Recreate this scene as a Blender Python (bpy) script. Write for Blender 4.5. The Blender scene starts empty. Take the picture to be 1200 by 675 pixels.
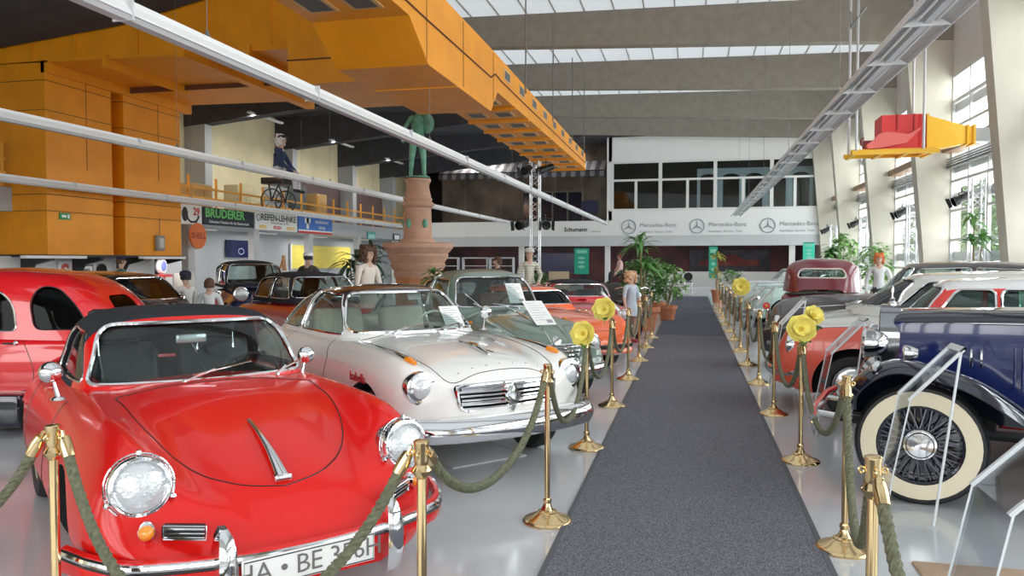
EXPO=0.0; WORLD=2.0; DAY_R=6500; DAY_B=800
import bpy, bmesh, math, random
from mathutils import Vector, Matrix
from mathutils.bvhtree import BVHTree
random.seed(7)
PI=math.pi; R=math.radians
S=bpy.context.scene; COL=S.collection
sin,cos=math.sin,math.cos

# ---------------------------------------------------------------- materials
MATS={}
def mat(name,c,rough=.5,metal=0,coat=0,spec=.5,emit=0,noise=0,scale=8,bump=0,bscale=60,c2=None,alpha=1,sheen=0,stretch=None):
    if name in MATS: return MATS[name]
    m=bpy.data.materials.new(name); m.use_nodes=True; nt=m.node_tree; N=nt.nodes; L=nt.links
    b=N['Principled BSDF']; col=(c[0],c[1],c[2],1)
    b.inputs['Base Color'].default_value=col; b.inputs['Roughness'].default_value=rough
    b.inputs['Metallic'].default_value=metal; b.inputs['Specular IOR Level'].default_value=spec
    b.inputs['Coat Weight'].default_value=coat; b.inputs['Coat Roughness'].default_value=.03
    if sheen: b.inputs['Sheen Weight'].default_value=sheen
    if emit: b.inputs['Emission Color'].default_value=col; b.inputs['Emission Strength'].default_value=emit
    tc=None
    if noise or c2 or bump:
        tc=N.new('ShaderNodeTexCoord'); vec=tc.outputs['Object']
        if stretch:
            mp=N.new('ShaderNodeMapping'); mp.inputs['Scale'].default_value=stretch; L.new(vec,mp.inputs['Vector']); vec=mp.outputs['Vector']
    if noise or c2:
        n=N.new('ShaderNodeTexNoise'); n.inputs['Scale'].default_value=scale; n.inputs['Detail'].default_value=4
        L.new(vec,n.inputs['Vector'])
        r=N.new('ShaderNodeValToRGB'); r.color_ramp.elements[0].position=.35; r.color_ramp.elements[1].position=.65
        if c2: a,bb=c,c2
        else: a=tuple(max(0,x*(1-noise)) for x in c[:3]); bb=tuple(min(1,x*(1+noise)) for x in c[:3])
        r.color_ramp.elements[0].color=(*a[:3],1); r.color_ramp.elements[1].color=(*bb[:3],1)
        L.new(n.outputs['Fac'],r.inputs['Fac']); L.new(r.outputs['Color'],b.inputs['Base Color'])
    if bump:
        n2=N.new('ShaderNodeTexNoise'); n2.inputs['Scale'].default_value=bscale; n2.inputs['Detail'].default_value=3
        L.new(vec,n2.inputs['Vector'])
        bp=N.new('ShaderNodeBump'); bp.inputs['Strength'].default_value=bump; bp.inputs['Distance'].default_value=.01
        L.new(n2.outputs['Fac'],bp.inputs['Height']); L.new(bp.outputs['Normal'],b.inputs['Normal'])
    MATS[name]=m; return m
def glassmat(name,tint=(.92,.95,.94),gloss=.08,rough=.02):
    if name in MATS: return MATS[name]
    m=bpy.data.materials.new(name); m.use_nodes=True; nt=m.node_tree; N=nt.nodes; L=nt.links
    N.remove(N['Principled BSDF']); out=N['Material Output']
    t=N.new('ShaderNodeBsdfTransparent'); t.inputs['Color'].default_value=(*tint,1)
    g=N.new('ShaderNodeBsdfGlossy'); g.inputs['Roughness'].default_value=rough
    f=N.new('ShaderNodeLayerWeight'); f.inputs['Blend'].default_value=.5
    p=N.new('ShaderNodeMath'); p.operation='POWER'; p.inputs[1].default_value=4; L.new(f.outputs['Facing'],p.inputs[0])
    a=N.new('ShaderNodeMath'); a.operation='MULTIPLY_ADD'; a.inputs[1].default_value=.5; a.inputs[2].default_value=gloss; L.new(p.outputs[0],a.inputs[0])
    mx=N.new('ShaderNodeMixShader'); L.new(a.outputs[0],mx.inputs['Fac']); L.new(t.outputs[0],mx.inputs[1]); L.new(g.outputs[0],mx.inputs[2])
    L.new(mx.outputs[0],out.inputs['Surface']); MATS[name]=m; return m

CHROME=mat('chrome',(.82,.83,.85),.08,1)
DCHROME=mat('aged_chrome',(.6,.62,.64),.2,1)
BRASS=mat('polished_brass',(.80,.60,.32),.16,1)
RUBBER=mat('tyre_rubber',(.018,.018,.02),.6,bump=.1,bscale=80)
BLACK=mat('black_paint',(.012,.012,.014),.3)
DARKI=mat('dark_interior',(.02,.02,.022),.7)
UNDER=mat('underbody',(.012,.012,.013),.8)
GLASS=glassmat('car_glass',(.80,.85,.84),.04)
GLASSD=glassmat('dark_car_glass',(.05,.07,.11),.012)
ACRYL=glassmat('acrylic',(.93,.95,.97),.10)
WHITE=mat('white_paint',(.82,.82,.80),.35)
PAPER=mat('white_paper',(.86,.86,.84),.7)
LENS=mat('headlight_glass',(.66,.69,.71),.12,.35,coat=1,bump=.6,bscale=50)
AMBER=mat('amber_lens',(.95,.30,.02),.15,coat=1)
REDL=mat('red_lens',(.6,.01,.01),.15,coat=1)

# ---------------------------------------------------------------- mesh builder
class MB:
    def __init__(s): s.v=[]; s.f=[]; s.m=[]; s.M=Matrix.Identity(4); s.mi=0
    def add(s,vs,fs,mi=None):
        o=len(s.v); M=s.M
        s.v+= [tuple(M@Vector(p)) for p in vs]; s.f+=[tuple(i+o for i in f) for f in fs]
        s.m+= [s.mi if mi is None else mi]*len(fs); return s
    def box(s,x0,x1,y0,y1,z0,z1,mi=None):
        v=[(x,y,z) for x in (x0,x1) for y in (y0,y1) for z in (z0,z1)]
        return s.add(v,[(0,1,3,2),(4,6,7,5),(0,4,5,1),(2,3,7,6),(0,2,6,4),(1,5,7,3)],mi)
    def rbox(s,x0,x1,y0,y1,z0,z1,r=.02,n=3,mi=None):
        "box with rounded vertical edges and softened top/bottom"
        cs=[(x1-r,y1-r,0),(x0+r,y1-r,90),(x0+r,y0+r,180),(x1-r,y0+r,270)]
        def ring(k,z):
            return [(cx+(r-k)*cos(R(a+90*j/n)),cy+(r-k)*sin(R(a+90*j/n)),z) for cx,cy,a in cs for j in range(n+1)]
        rings=[(r*.7,z0),(r*.2,z0+r*.3),(0,z0+r),(0,z1-r),(r*.2,z1-r*.3),(r*.7,z1)]
        v=[];q=4*(n+1)
        for k,z in rings: v+=ring(k,z)
        f=[tuple(range(q))[::-1],tuple(range(5*q,6*q))]
        for a in range(5):
            for i in range(q): f.append((a*q+i,a*q+(i+1)%q,(a+1)*q+(i+1)%q,(a+1)*q+i))
        return s.add(v,f,mi)
    def prism(s,poly,a,b,axis='y',mi=None):
        "poly 2D, extruded along axis a..b"
        def P(u,w,t): return {'x':(t,u,w),'y':(u,t,w),'z':(u,w,t)}[axis]
        n=len(poly); v=[P(u,w,a) for u,w in poly]+[P(u,w,b) for u,w in poly]
        f=[tuple(range(n)),tuple(range(n,2*n))[::-1]]+[(i,i+n,(i+1)%n+n,(i+1)%n) for i in range(n)]
        return s.add(v,f,mi)
    def tube(s,pts,r,seg=8,closed=False,mi=None,flat=None):
        pts=[Vector(p) for p in pts]; n=len(pts)
        if n<2: return s
        rs=r if isinstance(r,(list,tuple)) else [r]*n
        v=[];f=[]; up=None
        for i,p in enumerate(pts):
            a=pts[(i-1)%n] if (closed or i>0) else p; b=pts[(i+1)%n] if (closed or i<n-1) else p
            d=(b-a)
            if d.length<1e-9: d=Vector((0,0,1))
            d.normalize()
            if up is None:
                up=Vector((0,0,1)) if abs(d.z)<.9 else Vector((1,0,0))
            x=up.cross(d)
            if x.length<1e-6: x=Vector((0,1,0)).cross(d)
            x.normalize(); y=d.cross(x).normalized(); up=y
            for k in range(seg):
                t=2*PI*k/seg; fx,fy=(1,1) if not flat else flat
                v.append(p+x*cos(t)*rs[i]*fx+y*sin(t)*rs[i]*fy)
        m=n if closed else n-1
        for i in range(m):
            for k in range(seg):
                j=(i+1)%n; f.append((i*seg+k,i*seg+(k+1)%seg,j*seg+(k+1)%seg,j*seg+k))
        if not closed: f+= [tuple(range(seg))[::-1],tuple(range((n-1)*seg,n*seg))]
        return s.add(v,f,mi)
    def cyl(s,p,q,r,r2=None,seg=16,mi=None): return s.tube([p,q],[r,r if r2 is None else r2],seg,mi=mi)
    def lathe(s,prof,seg=24,origin=(0,0,0),axis=(0,0,1),mi=None,sc=(1,1),cap=True):
        ax=Vector(axis).normalized(); Q=ax.to_track_quat('Z','Y').to_matrix().to_4x4(); Q.translation=Vector(origin)
        v=[];f=[];n=len(prof)
        for r,z in prof:
            for k in range(seg):
                t=2*PI*k/seg; v.append(Q@Vector((r*cos(t)*sc[0],r*sin(t)*sc[1],z)))
        for i in range(n-1):
            for k in range(seg): f.append((i*seg+k,i*seg+(k+1)%seg,(i+1)*seg+(k+1)%seg,(i+1)*seg+k))
        if cap and prof[0][0]>1e-5: f.append(tuple(range(seg))[::-1])
        if cap and prof[-1][0]>1e-5: f.append(tuple(range((n-1)*seg,n*seg)))
        return s.add(v,f,mi)
    def ball(s,c,r,seg=16,mi=None):
        if not isinstance(r,(tuple,list)): r=(r,r,r)
        v=[];f=[];h=seg//2
        for i in range(h+1):
            t=PI*i/h
            for k in range(seg):
                a=2*PI*k/seg; v.append((c[0]+r[0]*sin(t)*cos(a),c[1]+r[1]*sin(t)*sin(a),c[2]+r[2]*cos(t)))
        for i in range(h):
            for k in range(seg): f.append((i*seg+k,(i+1)*seg+k,(i+1)*seg+(k+1)%seg,i*seg+(k+1)%seg))
        return s.add(v,f,mi)
    def quad(s,a,b,c,d,mi=None): return s.add([a,b,c,d],[(0,1,2,3)],mi)
    def sheet(s,rows,mi=None,closed=False):
        n=len(rows[0]); v=[p for r in rows for p in r]; f=[]
        for i in range(len(rows)-1):
            for k in range(n if closed else n-1): f.append((i*n+k,i*n+(k+1)%n,(i+1)*n+(k+1)%n,(i+1)*n+k))
        return s.add(v,f,mi)
    def text(s,body,size,M,mi=None,extrude=.002,align='CENTER',bold=0,spacing=1):
        c=bpy.data.curves.new('t','FONT'); c.body=body; c.size=size; c.extrude=extrude; c.align_x=align; c.align_y='CENTER'; c.offset=bold; c.space_character=spacing; c.resolution_u=2
        o=bpy.data.objects.new('t',c); COL.objects.link(o); bpy.context.view_layer.update()
        me=bpy.data.meshes.new_from_object(o.evaluated_get(bpy.context.evaluated_depsgraph_get()))
        s.add([tuple(M@v.co) for v in me.vertices],[tuple(p.vertices) for p in me.polygons],mi)
        bpy.data.objects.remove(o); bpy.data.curves.remove(c); bpy.data.meshes.remove(me); return s
    def mesh(s,name='m',mats=(),smooth=True,angle=38,merge=True):
        me=bpy.data.meshes.new(name); me.from_pydata([tuple(v) for v in s.v],[],s.f)
        for m in mats: me.materials.append(m)
        for p,i in zip(me.polygons,s.m): p.material_index=min(i,max(0,len(mats)-1))
        bm=bmesh.new(); bm.from_mesh(me)
        if merge: bmesh.ops.remove_doubles(bm,verts=bm.verts,dist=2e-5)
        bmesh.ops.dissolve_degenerate(bm,edges=bm.edges,dist=1e-6)
        bmesh.ops.recalc_face_normals(bm,faces=bm.faces)
        bm.to_mesh(me); bm.free()
        shade(me,smooth,angle); return me
    def build(s,name,mats,parent=None,smooth=True,angle=38,loc=None,rotz=None,merge=True):
        if not isinstance(mats,(list,tuple)): mats=[mats]
        o=bpy.data.objects.new(name,s.mesh(name,mats,smooth,angle,merge)); COL.objects.link(o)
        if parent: o.parent=parent
        if loc: o.location=loc
        if rotz is not None: o.rotation_euler=(0,0,rotz)
        return o
def shade(me,smooth=True,angle=38):
    if not smooth: return
    me.polygons.foreach_set('use_smooth',[True]*len(me.polygons))
    me.set_sharp_from_angle(angle=R(angle))
def tag(o,label,cat,group=None,kind=None):
    o['label']=label; o['category']=cat
    if group: o['group']=group
    if kind: o['kind']=kind
    return o
def struct(o,label=None):
    o['kind']='structure'
    if label: o['label']=label
    return o
def thing(name,label,cat,loc=(0,0,0),rotz=0,group=None):
    o=bpy.data.objects.new(name,None); COL.objects.link(o); o.empty_display_size=.1
    o.location=loc; o.rotation_euler=(0,0,rotz); return tag(o,label,cat,group)
def kids(o,ALL=None): return [c for c in bpy.data.objects if c.parent==o]
CH={}
def tree(o):
    return (o,[tree(c) for c in kids(o)])
def copy_tree(t,parent=None):
    o,ch=t; c=o.copy(); COL.objects.link(c); c.parent=parent
    for k in ch: copy_tree(k,c)
    return c
def rot(ax,deg): return Matrix.Rotation(R(deg),4,ax)
def trl(*p): return Matrix.Translation(Vector(p))
def bez(a,b,c,n=12): return [tuple((1-t)**2*a[i]+2*t*(1-t)*b[i]+t*t*c[i] for i in range(len(a))) for t in [k/n for k in range(n+1)]]
def cr(P,n=8,closed=False):
    "Catmull-Rom through points"
    out=[];m=len(P);rng=m if closed else m-1
    for i in range(rng):
        p0=P[(i-1)%m] if (closed or i>0) else P[0]; p1=P[i]; p2=P[(i+1)%m]; p3=P[(i+2)%m] if (closed or i<m-2) else P[-1]
        for k in range(n):
            t=k/n; out.append(tuple(.5*(2*b+(c-a)*t+(2*a-5*b+4*c-d)*t*t+(3*b-a-3*c+d)*t**3) for a,b,c,d in zip(p0,p1,p2,p3)))
    if not closed: out.append(tuple(P[-1]))
    return out
def pchip(pts):
    "monotone interpolation function through (x,v)"
    if isinstance(pts,(int,float)): return lambda x:pts
    P=sorted(pts); n=len(P)
    if n==1: return lambda x:P[0][1]
    h=[P[i+1][0]-P[i][0] for i in range(n-1)]; d=[(P[i+1][1]-P[i][1])/h[i] for i in range(n-1)]
    m=[d[0]]+[0 if d[i-1]*d[i]<=0 else 2*d[i-1]*d[i]/(d[i-1]+d[i]) for i in range(1,n-1)]+[d[-1]]
    def f(x):
        if x<=P[0][0]: return P[0][1]
        if x>=P[-1][0]: return P[-1][1]
        for i in range(n-1):
            if x<=P[i+1][0]: break
        t=(x-P[i][0])/h[i]
        return P[i][1]*(2*t**3-3*t*t+1)+h[i]*m[i]*(t**3-2*t*t+t)+P[i+1][1]*(-2*t**3+3*t*t)+h[i]*m[i+1]*(t**3-t*t)
    return f
def modmesh(me,mods):
    "apply (type,props,cuttermesh) modifiers to a mesh, return a new mesh"
    o=bpy.data.objects.new('tmp',me); COL.objects.link(o); tmp=[]
    for ty,pr,cm in mods:
        md=o.modifiers.new('m',ty)
        if cm is not None:
            c=bpy.data.objects.new('cut',cm); COL.objects.link(c); md.object=c; tmp.append(c)
        for k,v in pr.items(): setattr(md,k,v)
    bpy.context.view_layer.update()
    r=bpy.data.meshes.new_from_object(o.evaluated_get(bpy.context.evaluated_depsgraph_get()))
    for c in tmp:
        cm=c.data; bpy.data.objects.remove(c)
        if cm.users==0: bpy.data.meshes.remove(cm)
    bpy.data.objects.remove(o); return r
def DIFF(c): return ('BOOLEAN',{'operation':'DIFFERENCE','solver':'EXACT'},c)
def INTER(c): return ('BOOLEAN',{'operation':'INTERSECT','solver':'EXACT'},c)
def objm(name,me,parent=None,angle=38):
    shade(me,True,angle); me.name=name; o=bpy.data.objects.new(name,me); COL.objects.link(o); o.parent=parent; return o
# ---------------------------------------------------------------- camera, world, light
Fpx,HC=900.,1.6
pt=math.atan(31.5/Fpx); ps=math.atan(210*math.cos(pt)/Fpx)
cam=bpy.data.cameras.new('camera'); co=bpy.data.objects.new('camera',cam); COL.objects.link(co)
co.location=(0,0,HC); co.rotation_euler=(PI/2-pt,0,ps)
cam.sensor_fit='HORIZONTAL'; cam.sensor_width=36; cam.lens=36*Fpx/1200; cam.clip_start=.05; cam.clip_end=400
S.camera=co
S.view_settings.view_transform='Standard'; S.view_settings.look='None'; S.view_settings.gamma=1; S.view_settings.exposure=EXPO; S.view_settings.use_curve_mapping=False
W=bpy.data.worlds.new('world'); S.world=W; W.use_nodes=True
wn=W.node_tree.nodes; wl=W.node_tree.links
bg=wn['Background']; tcw=wn.new('ShaderNodeTexCoord'); sx=wn.new('ShaderNodeSeparateXYZ'); rp=wn.new('ShaderNodeValToRGB')
wl.new(tcw.outputs['Generated'],sx.inputs[0]); mr=wn.new('ShaderNodeMapRange'); mr.inputs['From Min'].default_value=-.2; mr.inputs['From Max'].default_value=.8
wl.new(sx.outputs['Z'],mr.inputs['Value']); wl.new(mr.outputs[0],rp.inputs['Fac'])
rp.color_ramp.elements[0].color=(.55,.58,.55,1); rp.color_ramp.elements[1].color=(.80,.90,1,1)
e=rp.color_ramp.elements.new(.25); e.color=(1,1,1,1)
wl.new(rp.outputs['Color'],bg.inputs['Color']); bg.inputs['Strength'].default_value=WORLD
S.cycles.use_denoising=True
S.cycles.max_bounces=7; S.cycles.diffuse_bounces=4; S.cycles.glossy_bounces=4; S.cycles.transparent_max_bounces=24; S.cycles.sample_clamp_indirect=6
def area(name,loc,rot_,sx_,sy_,power,color=(1,1,1)):
    l=bpy.data.lights.new(name,'AREA'); l.shape='RECTANGLE'; l.size=sx_; l.size_y=sy_; l.energy=power; l.color=color
    o=bpy.data.objects.new(name,l); COL.objects.link(o); o.location=loc; o.rotation_euler=rot_; return o
# daylight entering through the glazed right side and the glazed front behind the photographer
area('daylight',(9.3,22,5.0),(0,R(72),0),7,44,DAY_R,(1,.99,.96))
area('daylight',(-4,-5.6,3.2),(R(84),0,0),20,4.2,DAY_B,(1,.99,.97))

# ---------------------------------------------------------------- shell
XW=7.8; YF=45.8; FINS=[-5.0,6.5,13.1,19.7,26.3,33.0,39.6,45.5]
flm=mat('polished_floor',(.56,.58,.60),.13,spec=.5,noise=.05,scale=1.2)
struct(MB().box(-22,12,-4,56,-.12,0).build('floor',flm,smooth=False))
def carpet_mat(name,a,b):
    m=mat(name,a,.95,spec=.1); nt=m.node_tree;N=nt.nodes;L=nt.links
    tc=N.new('ShaderNodeTexCoord'); n=N.new('ShaderNodeTexNoise'); n.inputs['Scale'].default_value=140; n.inputs['Detail'].default_value=3; n.inputs['Roughness'].default_value=.8
    mp=N.new('ShaderNodeMapping'); mp.inputs['Scale'].default_value=(1,.7,1)
    r=N.new('ShaderNodeValToRGB'); r.color_ramp.elements[0].position=.40; r.color_ramp.elements[1].position=.64
    r.color_ramp.elements[0].color=(*a,1); r.color_ramp.elements[1].color=(*b,1)
    L.new(tc.outputs['Object'],mp.inputs['Vector']); L.new(mp.outputs['Vector'],n.inputs['Vector']); L.new(n.outputs['Fac'],r.inputs['Fac']); L.new(r.outputs['Color'],N['Principled BSDF'].inputs['Base Color'])
    bp=N.new('ShaderNodeBump'); bp.inputs['Strength'].default_value=.3; bp.inputs['Distance'].default_value=.01; L.new(n.outputs['Fac'],bp.inputs['Height']); L.new(bp.outputs['Normal'],N['Principled BSDF'].inputs['Normal'])
    return m
edge=mat('carpet_edging',(.10,.105,.12),.7)
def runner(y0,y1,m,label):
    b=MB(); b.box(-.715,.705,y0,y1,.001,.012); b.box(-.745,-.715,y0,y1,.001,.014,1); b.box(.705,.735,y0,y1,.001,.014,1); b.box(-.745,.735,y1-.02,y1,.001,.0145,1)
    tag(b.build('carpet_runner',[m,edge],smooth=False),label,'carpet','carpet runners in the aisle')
runner(.8,16.9,carpet_mat('carpet_grey',(.075,.074,.088),(.29,.29,.325)),'long speckled grey carpet runner in the foreground of the aisle')
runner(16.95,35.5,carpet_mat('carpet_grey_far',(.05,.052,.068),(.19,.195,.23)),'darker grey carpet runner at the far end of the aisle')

cei=mat('ceiling_white',(.80,.79,.77),.6)
_t=cei.node_tree; _tr=_t.nodes.new('ShaderNodeBsdfTranslucent'); _tr.inputs['Color'].default_value=(.60,.60,.59,1); _mx=_t.nodes.new('ShaderNodeMixShader'); _mx.inputs['Fac'].default_value=.5
_t.links.new(_t.nodes['Principled BSDF'].outputs[0],_mx.inputs[1]); _t.links.new(_tr.outputs[0],_mx.inputs[2]); _t.links.new(_mx.outputs[0],_t.nodes['Material Output'].inputs['Surface']); rib=mat('ceiling_rib',(.45,.44,.42),.6)
beam=mat('beam_concrete',(.27,.24,.20),.85,noise=.08,scale=3,bump=.15,bscale=30)
dbeam=mat('shaded_soffit',(.055,.055,.065),.85,noise=.15,scale=2)  # shade of the unlit left ceiling and beams put into the colour
wallm=mat('plaster_white',(.70,.69,.66),.6,noise=.03,scale=2)
conc=mat('fin_concrete',(.52,.49,.415),.8,noise=.08,scale=1.2,bump=.12,bscale=25,stretch=(1,1,.25))
b=MB()
zt=lambda x: 10.22-(x+8)*.022
b.add([(-9,-5,zt(-9)),(XW+1,-5,zt(XW+1)),(XW+1,YF+1,zt(XW+1)),(-9,YF+1,zt(-9))],[(0,1,2,3)],0)
x=-8.6
while x<XW:
    b.box(x-.02,x+.02,0,YF,zt(x)-.05,zt(x)+.01,1); x+=1.0
struct(b.build('ceiling',[cei,rib],smooth=False))
b=MB(); b.box(-22,-9,-5,YF+8,8.35,8.6); b.box(-9.2,-9,0,YF,8.35,10.3)
struct(b.build('ceiling_left',dbeam,smooth=False))
for y in FINS[1:]:
    b=MB(); f=lambda x:(9.12-(x+7.4)*.047)
    b.prism([(-9.2,9.1),(-7,f(-7)),(XW,f(XW)),(XW,9.84),(-9.2,10.22)],y,y+.45,'y')
    struct(b.build('ceiling_beam',beam,smooth=False))
    b=MB(); b.prism([(-19.2,6.8),(-9.2,7.75),(-9.2,8.7),(-19.2,8.3)],y,y+.5,'y')
    struct(b.build('ceiling_beam',dbeam,smooth=False))
# right side fins
for i,y in enumerate(FINS):
    b=MB(); b.prism([(7.22,0),(6.45,8.45),(XW+.3,8.38),(XW+.3,0)],y,y+.5,'y')
    struct(b.build('pillar_right',conc,smooth=False))
fr=mat('window_frame',(.62,.62,.60),.4); wood=mat('brown_ledge',(.30,.17,.10),.5); winG=glassmat('window_glass',(.95,.98,1),.03)
upw=mat('upper_wall',(.62,.57,.54),.7)
for i in range(len(FINS)-1):
    y0,y1=FINS[i]+.5,FINS[i+1]
    b=MB(); b.box(XW,XW+.2,y0,y1,7.3,9.9); struct(b.build('wall_right',upw,smooth=False))
    b=MB(); b.box(XW,XW+.2,y0,y1,0,.35); struct(b.build('wall_right',wallm,smooth=False))
    b=MB(); n=4
    for k in range(n+1):
        yy=y0+(y1-y0)*k/n; b.box(XW,XW+.09,max(y0,yy-.035),min(y1,yy+.035),.35,7.3)
    for z in (.35,1.35,2.25,3.15,4.05,5.7,6.5,7.27): b.box(XW+.01,XW+.08,y0,y1,z-.04,z+.04)
    for z in (1.75,3.55,4.45,6.3): b.box(XW+.1,XW+.16,y0,y1,z-.14,z+.14)
    w=b.build('window_%d'%(i+1),fr,smooth=False); struct(w)
    b=MB(); b.box(XW-.25,XW+.2,y0,y1,4.93,5.15); b.build('window_ledge',wood,w,smooth=False)
    b=MB(); b.box(XW+.04,XW+.05,y0,y1,.35,7.3); b.build('window_pane',winG,w,smooth=False)
    b=MB()
    for k in range(5): b.box(XW-.14,XW-.02,y0,y1,4.72-k*.07,4.735-k*.07)
    b.build('louvre',mat('louvre_grey',(.25,.24,.23),.5),w,smooth=False)
# unseen glazed wall behind the photographer, added to shape reflections on the car paint
b=MB(); b.box(-19.4,XW+.3,-5.2,-5,0,1.1); b.box(-19.4,XW+.3,-5.2,-5,5.2,10.3)
x=-19.3
while x<XW+.4: b.box(x-.18,x+.18,-5.2,-5,1.1,5.2); x+=2.25
b.box(-19.4,XW+.3,-5.15,-5.05,3.05,3.2)
struct(b.build('wall_back',mat('plaster_white',(.7,.69,.66)),smooth=False))
def fill_fixture(x,y,z,ln,power,label,ax='y'):  # area light in an invented housing, added to brighten dim left and far zones
    t=thing('added_fill_light',label,'lamp',(x,y,z),0 if ax=='y' else PI/2)
    b=MB(); b.rbox(-.09,.09,-ln/2,ln/2,0,.07,.02); b.build('fill_housing',mat('fill_housing_white',(.8,.8,.8),.4),t)
    l=bpy.data.lights.new('fill_emitter','AREA'); l.shape='RECTANGLE'; l.size=.12; l.size_y=ln*.95; l.energy=power; l.color=(1,.97,.9)
    o=bpy.data.objects.new('fill_emitter',l); COL.objects.link(o); o.parent=t; o.location=(0,0,-.01)
for i,(y,nm) in enumerate(((20.6,'nearest'),(27.2,'second'),(33.9,'third'),(40.5,'fourth'))):
    fill_fixture(-16.2,y,7.15,2.4,170,'%s added white fill light under the beams of the left gallery'%nm)
for i,(y,nm) in enumerate(((15.2,'left'),(19.0,'right'))): fill_fixture(-14.6,y,1.66,1.8,16,'%s added fill light under the orange wall duct'%nm)
for i,(y,nm) in enumerate(((24.2,'nearest'),(28.4,'second'),(33.0,'third'),(38.0,'farthest'))): fill_fixture(-17.0,y,2.70,1.6,45,'%s added fill light below the left gallery floor'%nm)
for i,(x,nm) in enumerate(((-13,'leftmost'),(-7.5,'second'),(-1.5,'third'),(3.5,'rightmost'))): fill_fixture(x,YF+2.2,2.60+.6,2.4,80,'%s added fill light under the far gallery'%nm,'x')
for i,(x,nm) in enumerate(((-13,'left'),(-8,'right'))): fill_fixture(x,YF+1.6,8.3,2.4,120,'%s added fill light above the far shop front'%nm,'x')
# ground outside
struct(MB().box(12,80,-30,80,-.3,-.1).build('ground_outside',mat('lawn',(.25,.36,.14),.9,noise=.3,scale=.8),smooth=False))

# far gallery front (right part, with glazing) ------------------------------------------------
gal=mat('gallery_white',(.86,.86,.85),.5); band=mat('band_grey',(.62,.63,.65),.5)
b=MB(); b.box(-4.8,6.9,YF,YF+.2,7.45,9.0); b.box(-4.8,6.9,YF,YF+.2,3.95,4.62)
b.box(-4.9,-4.6,YF,YF+.3,3.95,9.0)
struct(b.build('wall_far',gal,smooth=False))
b=MB(); b.box(-15.9,XW,YF-.05,YF+.25,3.1,4.0); b.box(-15.9,XW,YF+.0,YF+.35,2.50,3.1,1)
struct(b.build('gallery_front_far',[gal,band],smooth=False))
b=MB(); b.box(-22,XW,YF+.2,YF+8,3.3,3.45); struct(b.build('gallery_floor_far',dbeam,smooth=False))
# windows of the glazed gallery
b=MB(); wf=mat('white_frame',(.78,.78,.76),.4)
xs=[-4.6,-1.79,1.31,4.4,6.9]
for x in xs: b.box(x-.1,x+.1,YF-.03,YF+.12,4.55,7.5)
for z in (4.62,6.35,7.4): b.box(-4.8,6.9,YF-.04,YF+.1,z-.06,z+.06)
for a,c in zip(xs,xs[1:]): b.box((a+c)/2-.08,(a+c)/2+.08,YF-.03,YF+.1,4.6,6.35)
w=b.build('window_9',wf,smooth=False); struct(w)
MB().box(-4.7,6.9,YF+.03,YF+.04,4.6,7.45).build('window_pane',glassmat('gallery_glass',(.75,.82,.85),.06),w,smooth=False)
# arches inside the gallery behind the right hand panes
am=mat('arch_plaster',(.80,.81,.77),.7)
def arch(x0,x1,z0,z1,y,nm='arch_panel'):
    b=MB(); r=(x1-x0)/2-.18; cx=(x0+x1)/2; zc=z1-.35-r*.35
    outer=[(x0,z0),(x0,z1),(x1,z1),(x1,z0)]
    inner=[(cx+r,z0)]+[(cx+r*cos(t),zc+r*.45*sin(t)) for t in [PI*k/14 for k in range(15)]]+[(cx-r,z0)]
    pts=[(x0,z0),(x0,z1),(x1,z1),(x1,z0)]+inner
    b.prism(pts,y,y+.12,'y'); return b
for k in range(5):
    x0=.9+k*1.28; struct(arch(x0-.6,x0+.68,4.5,7.0,YF+.7).build('wall_arcade',am,smooth=False))
gd=mat('gallery_dark',(.06,.055,.055),.8,noise=.3,scale=1)
gb=mat('gallery_back',(.15,.115,.09),.8,noise=.4,scale=.6)
struct(MB().box(-22,XW,YF+7.5,YF+7.7,3.3,9).build('wall_far_upper',gd,smooth=False))
struct(MB().box(-22,XW,YF+8,YF+8.2,0,3.4).build('wall_far_lower',mat('mural_dark',(.05,.05,.06),.8,c2=(.22,.08,.09),scale=.5),smooth=False))
struct(MB().box(-22,XW+.5,YF-.2,YF+8,8.9,9.2).build('ceiling_far',dbeam,smooth=False))
struct(MB().box(XW,XW+.2,YF,YF+8,0,9).build('wall_right_far',upw,smooth=False))
# lower zone under far gallery : pale parapet wall and pillars
struct(MB().box(-3.9,6.4,YF+3.2,YF+3.35,0,.95).build('wall_low_far',mat('low_wall',(.46,.47,.48),.6),smooth=False))
for x in (-15.6,-10.2,-4.9,5.6): struct(MB().box(x-.15,x+.15,YF+.4,YF+.7,0,2.5).build('pillar_far',gal,smooth=False))
# open gallery on the left half of the far wall: shop front with striped awning
struct(MB().box(-16,-4.9,YF+2.6,YF+2.8,3.4,8.9).build('wall_shopfront',gb,smooth=False))
aw=mat('awning_dark',(.09,.085,.10),.8); aw2=mat('awning_light',(.30,.29,.29),.8)
t=thing('striped_awning','dark and light striped scalloped awning over the shop front on the far gallery','awning',(-10.6,YF+2.6,0))
b=MB(); n=36; x0,x1=-5.2,5.4
for k in range(n):
    a=x0+(x1-x0)*k/n; c=x0+(x1-x0)*(k+1)/n
    b.sheet([[(a+(c-a)*j/4, -yy, zz-(.0 if q<2 else .09*sin(PI*j/4))) for j in range(5)] for q,(yy,zz) in enumerate([(0,7.9),(1.3,7.2),(1.42,6.85)])],mi=k%2)
b.build('canopy',[aw,aw2],t)
b=MB(); b.tube([(x0,-1.32,7.15),(x1,-1.32,7.15)],.03); 
for x in (x0,0,x1): b.tube([(x,0,6.8),(x,-1.32,7.15)],.025)
b.build('awning_frame',BLACK,t)
t=thing('shop_window','shop window with dark panes under the striped awning','window',(-8.6,YF+2.55,3.45))
MB().box(-2,2,-.05,0,.5,2.6).build('frame',mat('shop_frame',(.2,.17,.13),.6),t,smooth=False)
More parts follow.
